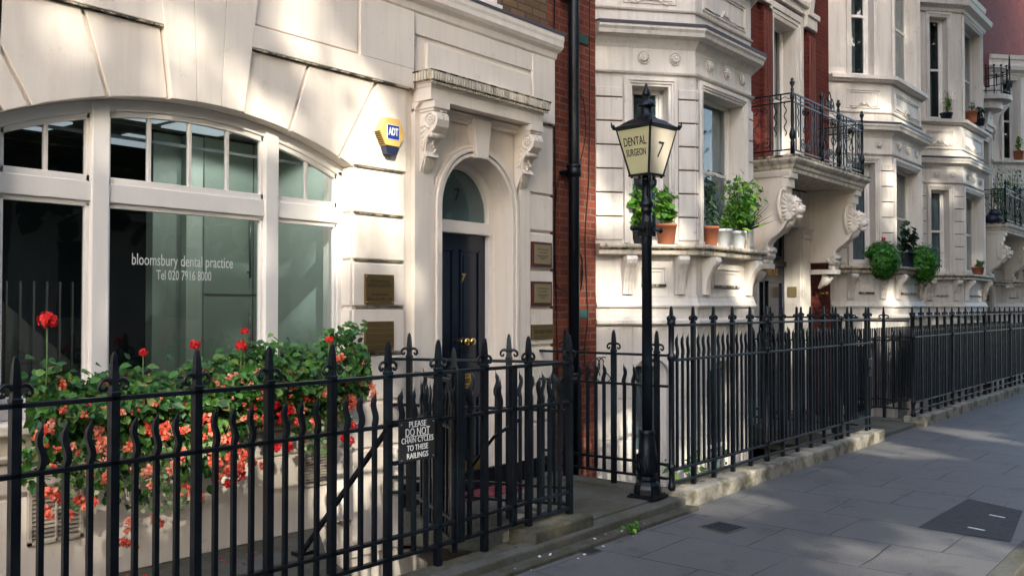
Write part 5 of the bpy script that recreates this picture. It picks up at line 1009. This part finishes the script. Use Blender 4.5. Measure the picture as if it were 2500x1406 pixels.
t = trailing(16.0, 5.05, 2.40, 'round bright green trailing plant with one red bloom on the ledge'); b = MB(); bloom(b, (15.95, 5.0, 2.84), .06, 20); b.build('flower', 'red', t)
trailing(17.35, 4.80, 2.40, 'second trailing green plant hanging low at the bay corner beyond the first', .36, .58)
pot('potted_plant', 16.95, 4.93, ZS, .12, .15, .26, 'bluepot', 'dark glossy leaved shrub in a dark blue pot between the trailing plants', bush('leaf_d', 90, .18, .48, .12, 0, 7))
pot('potted_plant', 21.95, 4.88, ZS, .10, .13, .17, 'terra', 'small green plant in a terracotta pot on the third bay ledge', bush('leaf_b', 80, .15, .13, .06, 0, 7))
Z1 = 5.62
q = (20.15 + .58, YW - .52); pot('potted_plant', q[0], q[1], Z1, .10, .13, .12, 'blackpot', 'yellow green plant in a dark bowl on the upstairs ledge of the third bay', bush('leaf_b', 120, .15, .45, .07, 1, 8))
pot('potted_plant', 21.5, 4.88, Z1, .10, .13, .24, 'terra', 'small cactus like plant in a terracotta pot on the upstairs ledge', bush('leaf_d', 50, .12, .22, .08, 1, 7))
pot('potted_plant', 22.0, 4.86, Z1, .12, .15, .16, 'blackpot', 'dark straggly plant in a black pot at the far end of the upstairs ledge', bush('leaf_d', 70, .16, .25, .08, 0, 7))
pot('potted_plant', 27.75, 5.15, Z1, .10, .13, .24, 'terra', 'green plant in a red pot on the upstairs ledge of the farthest bay', bush('leaf_b', 90, .14, .4, .07, 0, 7))
pot('potted_plant', 28.0, 4.95, Z1, .10, .13, .24, 'terra', 'bare terracotta pot on the upstairs ledge at the right edge', bush('leaf_d', 10, .06, .1, .05, 0, 3))
t = pot('potted_plant', 27.95, 4.93, ZS, .18, .22, .20, 'terra', 'red flowering geranium in a terracotta pot on the farthest bay ledge', bush('leaf_d', 120, .22, .2, .09, 0, 7))
b = MB(); [bloom(b, (27.95 + R.gauss(0, .15), 4.85, 2.75 + R.gauss(0, .08)), .05, 14) for _ in range(8)]; b.build('blooms', 'red', t)
t = empty('balcony_plant', (26.1, 5.0, 3.73), 'sprawling wispy shrub growing over the farther balcony railing', 'plant'); b = MB(); c_ = MB()
for k in range(26):
    p = Vector((R.uniform(24.95, 27.4), R.uniform(4.9, 5.3), 3.75)); q = p + Vector((R.gauss(0, .25), R.gauss(-.1, .1), R.uniform(.7, 1.5))); c_.tube([p, p.lerp(q, .5) + Vector((R.gauss(0, .08), 0, 0)), q], .006, 4)
    for _ in range(34): u = R.uniform(.15, 1.05); b.leaf(p.lerp(q, u) + Vector((R.gauss(0, .09), R.gauss(0, .07), R.gauss(0, .06))), R.uniform(.04, .09), Vector((R.gauss(0, .5), -1, .5)), Vector((R.gauss(0, 1), 0, -.4)), 0)
c_.build('stems', 'stem', t); b.build('leaves', 'leaf', t)
t = MB(); t.ball((25.05, 5.2, 3.84), .26, 10, (1.1, .8, .6)); t.ball((25.3, 5.2, 3.80), .22, 10, (1.1, .8, .6)); t.ball((24.95, 5.15, 3.98), .15, 8, (1.1, .9, .7)); tag(t.build('covered_bundle', 'navy'), 'dark covered bundle on the near end of the farther balcony', 'bundle')
# weeds by the step, weeds in the area
b = MB()
for _ in range(40): b.leaf(Vector((6.02 + R.gauss(0, .05), 3.74 + R.gauss(0, .02), .02 + R.uniform(0, .05))), R.uniform(.025, .05), Vector((R.gauss(0, .6), -.6, 1)), Vector((R.gauss(0, 1), R.gauss(0, 1), .5)), 0)
tag(b.build('weeds', 'leaf_b'), 'small green weeds growing at the foot of the entrance step', 'weeds', kind='stuff')
b = MB()
for _ in range(160): b.leaf(Vector((8.9 + R.gauss(0, .25), 4.7 + R.gauss(0, .1), -.55 + R.uniform(0, .7))), R.uniform(.06, .12), Vector((R.gauss(0, .6), -.8, .6)), Vector((R.gauss(0, 1), R.gauss(0, 1), .2)), 1)
tag(b.build('ferns', 'leaf_b'), 'ferns growing up from the basement area behind the long railing', 'plant', kind='stuff')
b = MB()
for _ in range(26): x, y = R.uniform(4.3, 6.3), R.uniform(3.65, 3.82); b.leaf(Vector((x, y, .034 if y > 3.74 else .006)), R.uniform(.008, .022), Vector((R.gauss(0, .3), R.gauss(0, .3), 1)), Vector((R.gauss(0, 1), R.gauss(0, 1), 0)), 3)
tag(b.build('litter', 'litter'), 'scraps of white litter along the foot of the plinth', 'litter', kind='stuff')

# ================================================================== far side of the street (seen in the window glass, and it shades the scene)
OP = empty('house', (8, -13, 0), 'brick terrace across the street, seen only as a reflection in the window glass', 'house')
b = MB(); b.box(-30, 60, -20, -13, -.2, 8.3); b.build('facade', 'brick_brown', OP)
b = MB(); b.box(-30, 60, -13.05, -12.98, 1.0, 4.0); b.build('ground_floor_render', 'stucco_b', OP)
b = MB(); b.box(-30, 60, -13.3, -12.8, 8.0, 8.5); b.box(-30, 60, -13, -12.9, -.1, 1.0); b.box(-30, 60, -13, -12.85, 4.0, 4.25)
for k in range(30):
    for z in (1.4, 4.9):
        x = -28 + 3 * k
        for a_ in ((x, x + .14, z, z + 2), (x + 1.16, x + 1.3, z, z + 2), (x, x + 1.3, z - .12, z), (x, x + 1.3, z + 2, z + 2.2)): b.box(a_[0], a_[1], -13.0, -12.90, a_[2], a_[3])
b.build('window_surrounds', 'stucco_b', OP)
b = MB()
for k in range(30):
    for z in (1.4, 4.9): x = -28 + 3 * k; b.box(x + .14, x + 1.16, -13.0, -12.96, z, z + 2)
b.build('windows', 'room', OP)
# trees: unseen crowns placed across the sun's path, gaps cut to form the sunlit patches
GAPS = [(2.62, 5.4, 3.30, .09), (3.16, 5.4, 3.22, .13), (3.12, 5.4, 3.06, .10), (3.56, 5.4, 3.28, .13), (3.58, 5.4, 3.08, .13), (4.30, 5.4, 3.40, .13), (4.34, 5.4, 3.18, .16), (4.26, 5.4, 3.9, .12), (4.5, 5.4, 3.76, .14), (4.62, 5.4, 3.55, .12),
        (4.85, 5.4, 3.15, .22), (4.95, 5.4, 2.92, .24), (4.92, 5.4, 2.62, .22), (5.05, 5.4, 2.5, .2), (4.85, 5.4, 2.32, .18), (4.7, 5.4, 2.2, .12), (4.50, 5.3, 1.05, .2), (4.9, 5.4, .8, .24), (4.85, 5.4, 1.08, .16), (5.1, 5.4, .62, .18), (4.72, 5.4, .20, .25), (4.9, 5.4, -.2, .3), (3.86, 5.1, 1.25, .2), (4.1, 5.1, 1.3, .2), (4.3, 5.1, 1.15, .2), (3.9, 5.1, .95, .15), (4.0, 5.3, .75, .12), (3.3, 5.1, 1.0, .10), (3.0, 5.1, .9, .12), (2.95, 5.4, .4, .10), (3.3, 5.4, .42, .14),
        (8.25, 5.75, 1.80, .22), (8.6, 5.5, 1.92, .22), (8.9, 5.3, 1.72, .15), (8.2, 5.7, .0, .35), (8.7, 5.5, .1, .35), (8.6, 5.5, -.3, .35), (8.95, 5.1, 2.5, .25), (8.75, 5.3, 2.7, .25), (8.3, 5.7, 2.75, .25), (8.3, 5.7, 3.3, .15), (9.6, 4.95, .3, .25), (9.9, 4.9, 2.6, .25), (10.3, 4.9, 2.6, .25), (10.3, 4.95, 1.98, .2), (10.6, 5.0, -.2, .3),
        (14.1, 5.85, 1.8, .3), (14.0, 5.9, 1.2, .3), (13.7, 5.8, 4.2, .3), (12.5, 5.1, 3.8, .25), (16.5, 4.95, 1.65, .25), (16.2, 4.95, 1.3, .2), (16.9, 4.95, 1.6, .25), (16.5, 4.95, 3.3, .25), (16.4, 4.95, 3.6, .25), (16.1, 5.1, 5.0, .22), (16.8, 4.95, 4.95, .22), (21.0, 5.0, 4.9, .35), (21.8, 4.95, 5.0, .35), (12.5, 5.7, 4.3, .2),
        (7.3, 3.85, 0, .16), (7.5, 3.75, 0, .16), (7.7, 3.66, 0, .15), (7.4, 4.0, .14, .2), (8.0, 4.0, .14, .16), (8.5, 4.0, .14, .14), (11.3, 3.72, 0, .14), (11.5, 3.5, 0, .18), (11.6, 3.3, 0, .14), (11.9, 4.0, .14, .2), (13.4, 3.1, 0, .16), (13.2, 2.7, 0, .12), (13.8, 3.2, 0, .12), (6.15, 2.2, 0, .10), (6.3, 2.0, 0, .14), (6.6, 1.75, 0, .17), (6.9, 1.6, 0, .14), (7.15, 1.5, 0, .12), (6.0, 5.05, .1, .12), (6.2, 4.9, .1, .10), (5.5, 4.1, .1, .1)]
GP = [(Vector(g_[:3]), g_[3] * (.55 if g_[0] < 4.7 and g_[2] > 3 else 1) + (.05 if g_[2] < .2 and g_[1] < 4.1 else 0)) for g_ in GAPS]
TR = [-13, -6, 1, 8, 15, 22]
cr_ = {x: MB() for x in TR}
for m_ in cr_.values(): m_.raw = True
cnt = 0; lim = .13
while cnt < 23000:
    fx, fz, tt = R.uniform(-2, 36), R.uniform(-3.6, 9.5), R.uniform(13.5, 18.5)
    p = Vector((fx, 5.4, fz)) + S * tt; cnt += 1
    ok = True
    for c_, r_ in GP:
        d = p - c_; t_ = d.dot(S)
        if (d - S * t_).length < r_ + lim: ok = False; break
    if not ok: continue
    nr = S + Vector((R.gauss(0, .4), R.gauss(0, .4), R.gauss(0, .4))); xk = min(TR, key=lambda q: abs(q - p.x + R.gauss(0, .8)))
    aim = Vector((R.gauss(0, 1), R.gauss(0, 1), R.gauss(0, 1))); aim = (aim - S * aim.dot(S)).normalized(); cr_[xk].leaf(p - aim * .19, .40 * R.uniform(.8, 1.15), nr, aim, 0)
for c_, r_ in GP:                                            # thin, small-leaved sprays added across each gap to dim its sun
    open_ = (4.6 < c_.x < 5.2 and 2 < c_.z < 3.2) or (c_.z < .2 and c_.y < 4.1)
    for _ in range(int((1.5 + 16 * (r_ + .1) ** 2 * 3.1) if open_ else 5 + 62 * (r_ + .1) ** 2 * 3.1)):
        d = Vector((R.gauss(0, 1), R.gauss(0, 1), R.gauss(0, 1))); d = (d - S * d.dot(S)).normalized() * (r_ + .15) * sqrt(R.random())
        p = c_ + S * R.uniform(13.5, 18.5) + d; xk = min(TR, key=lambda q: abs(q - p.x)); aim = Vector((R.gauss(0, 1), R.gauss(0, 1), R.gauss(0, 1))); cr_[xk].leaf(p, .15, S + Vector((R.gauss(0, .4), R.gauss(0, .4), R.gauss(0, .4))), aim, 0)
for k, x in enumerate(TR):
    t = empty('shade_tree', (x, -6.9, 0), 'unseen tree across the street, its crown shaped to cast the dappled shade', 'tree', 'unseen shade trees across the street')
    cr_[x].build('crown', 'leaf_t', t)
    b = MB(); b.tube([(x, -9.0, 0), (x + .1, -8.9, 3), (x, -8.6, 6), (x + .1, -8.2, 9)], [.28, .22, .18, .10], 10)
    for q in range(5): a = q * 1.3; b.tube([(x, -8.6, 5.5 + .4 * q), (x + 1.2 * cos(a), -8.4 + .6 * sin(a), 7.3 + .4 * q), (x + 2.6 * cos(a), -8.2 + .9 * sin(a), 8.6 + .5 * q)], [.10, .07, .03], 6)
    b.build('trunk', 'bark', t)

t = empty('shade_tree', (19, .6, 0), 'unseen floating crown of leaves added to shade the far bays', 'tree'); b = MB(); b.raw = True  # leaf crown out of view, added only to darken the far bays
for _ in range(5200):
    d = Vector((R.gauss(0, 1), R.gauss(0, 1), R.gauss(0, 1))).normalized() * R.random() ** .4; b.leaf(Vector((22 + d.x * 9, -.5 + d.y * 3.8, 12.6 + d.z * 2.6)), .55, Vector((R.gauss(0, .6), R.gauss(0, .6), 1)), Vector((R.gauss(0, 1), R.gauss(0, 1), 0)), 0)
b.build('crown', 'leaf_t', t)
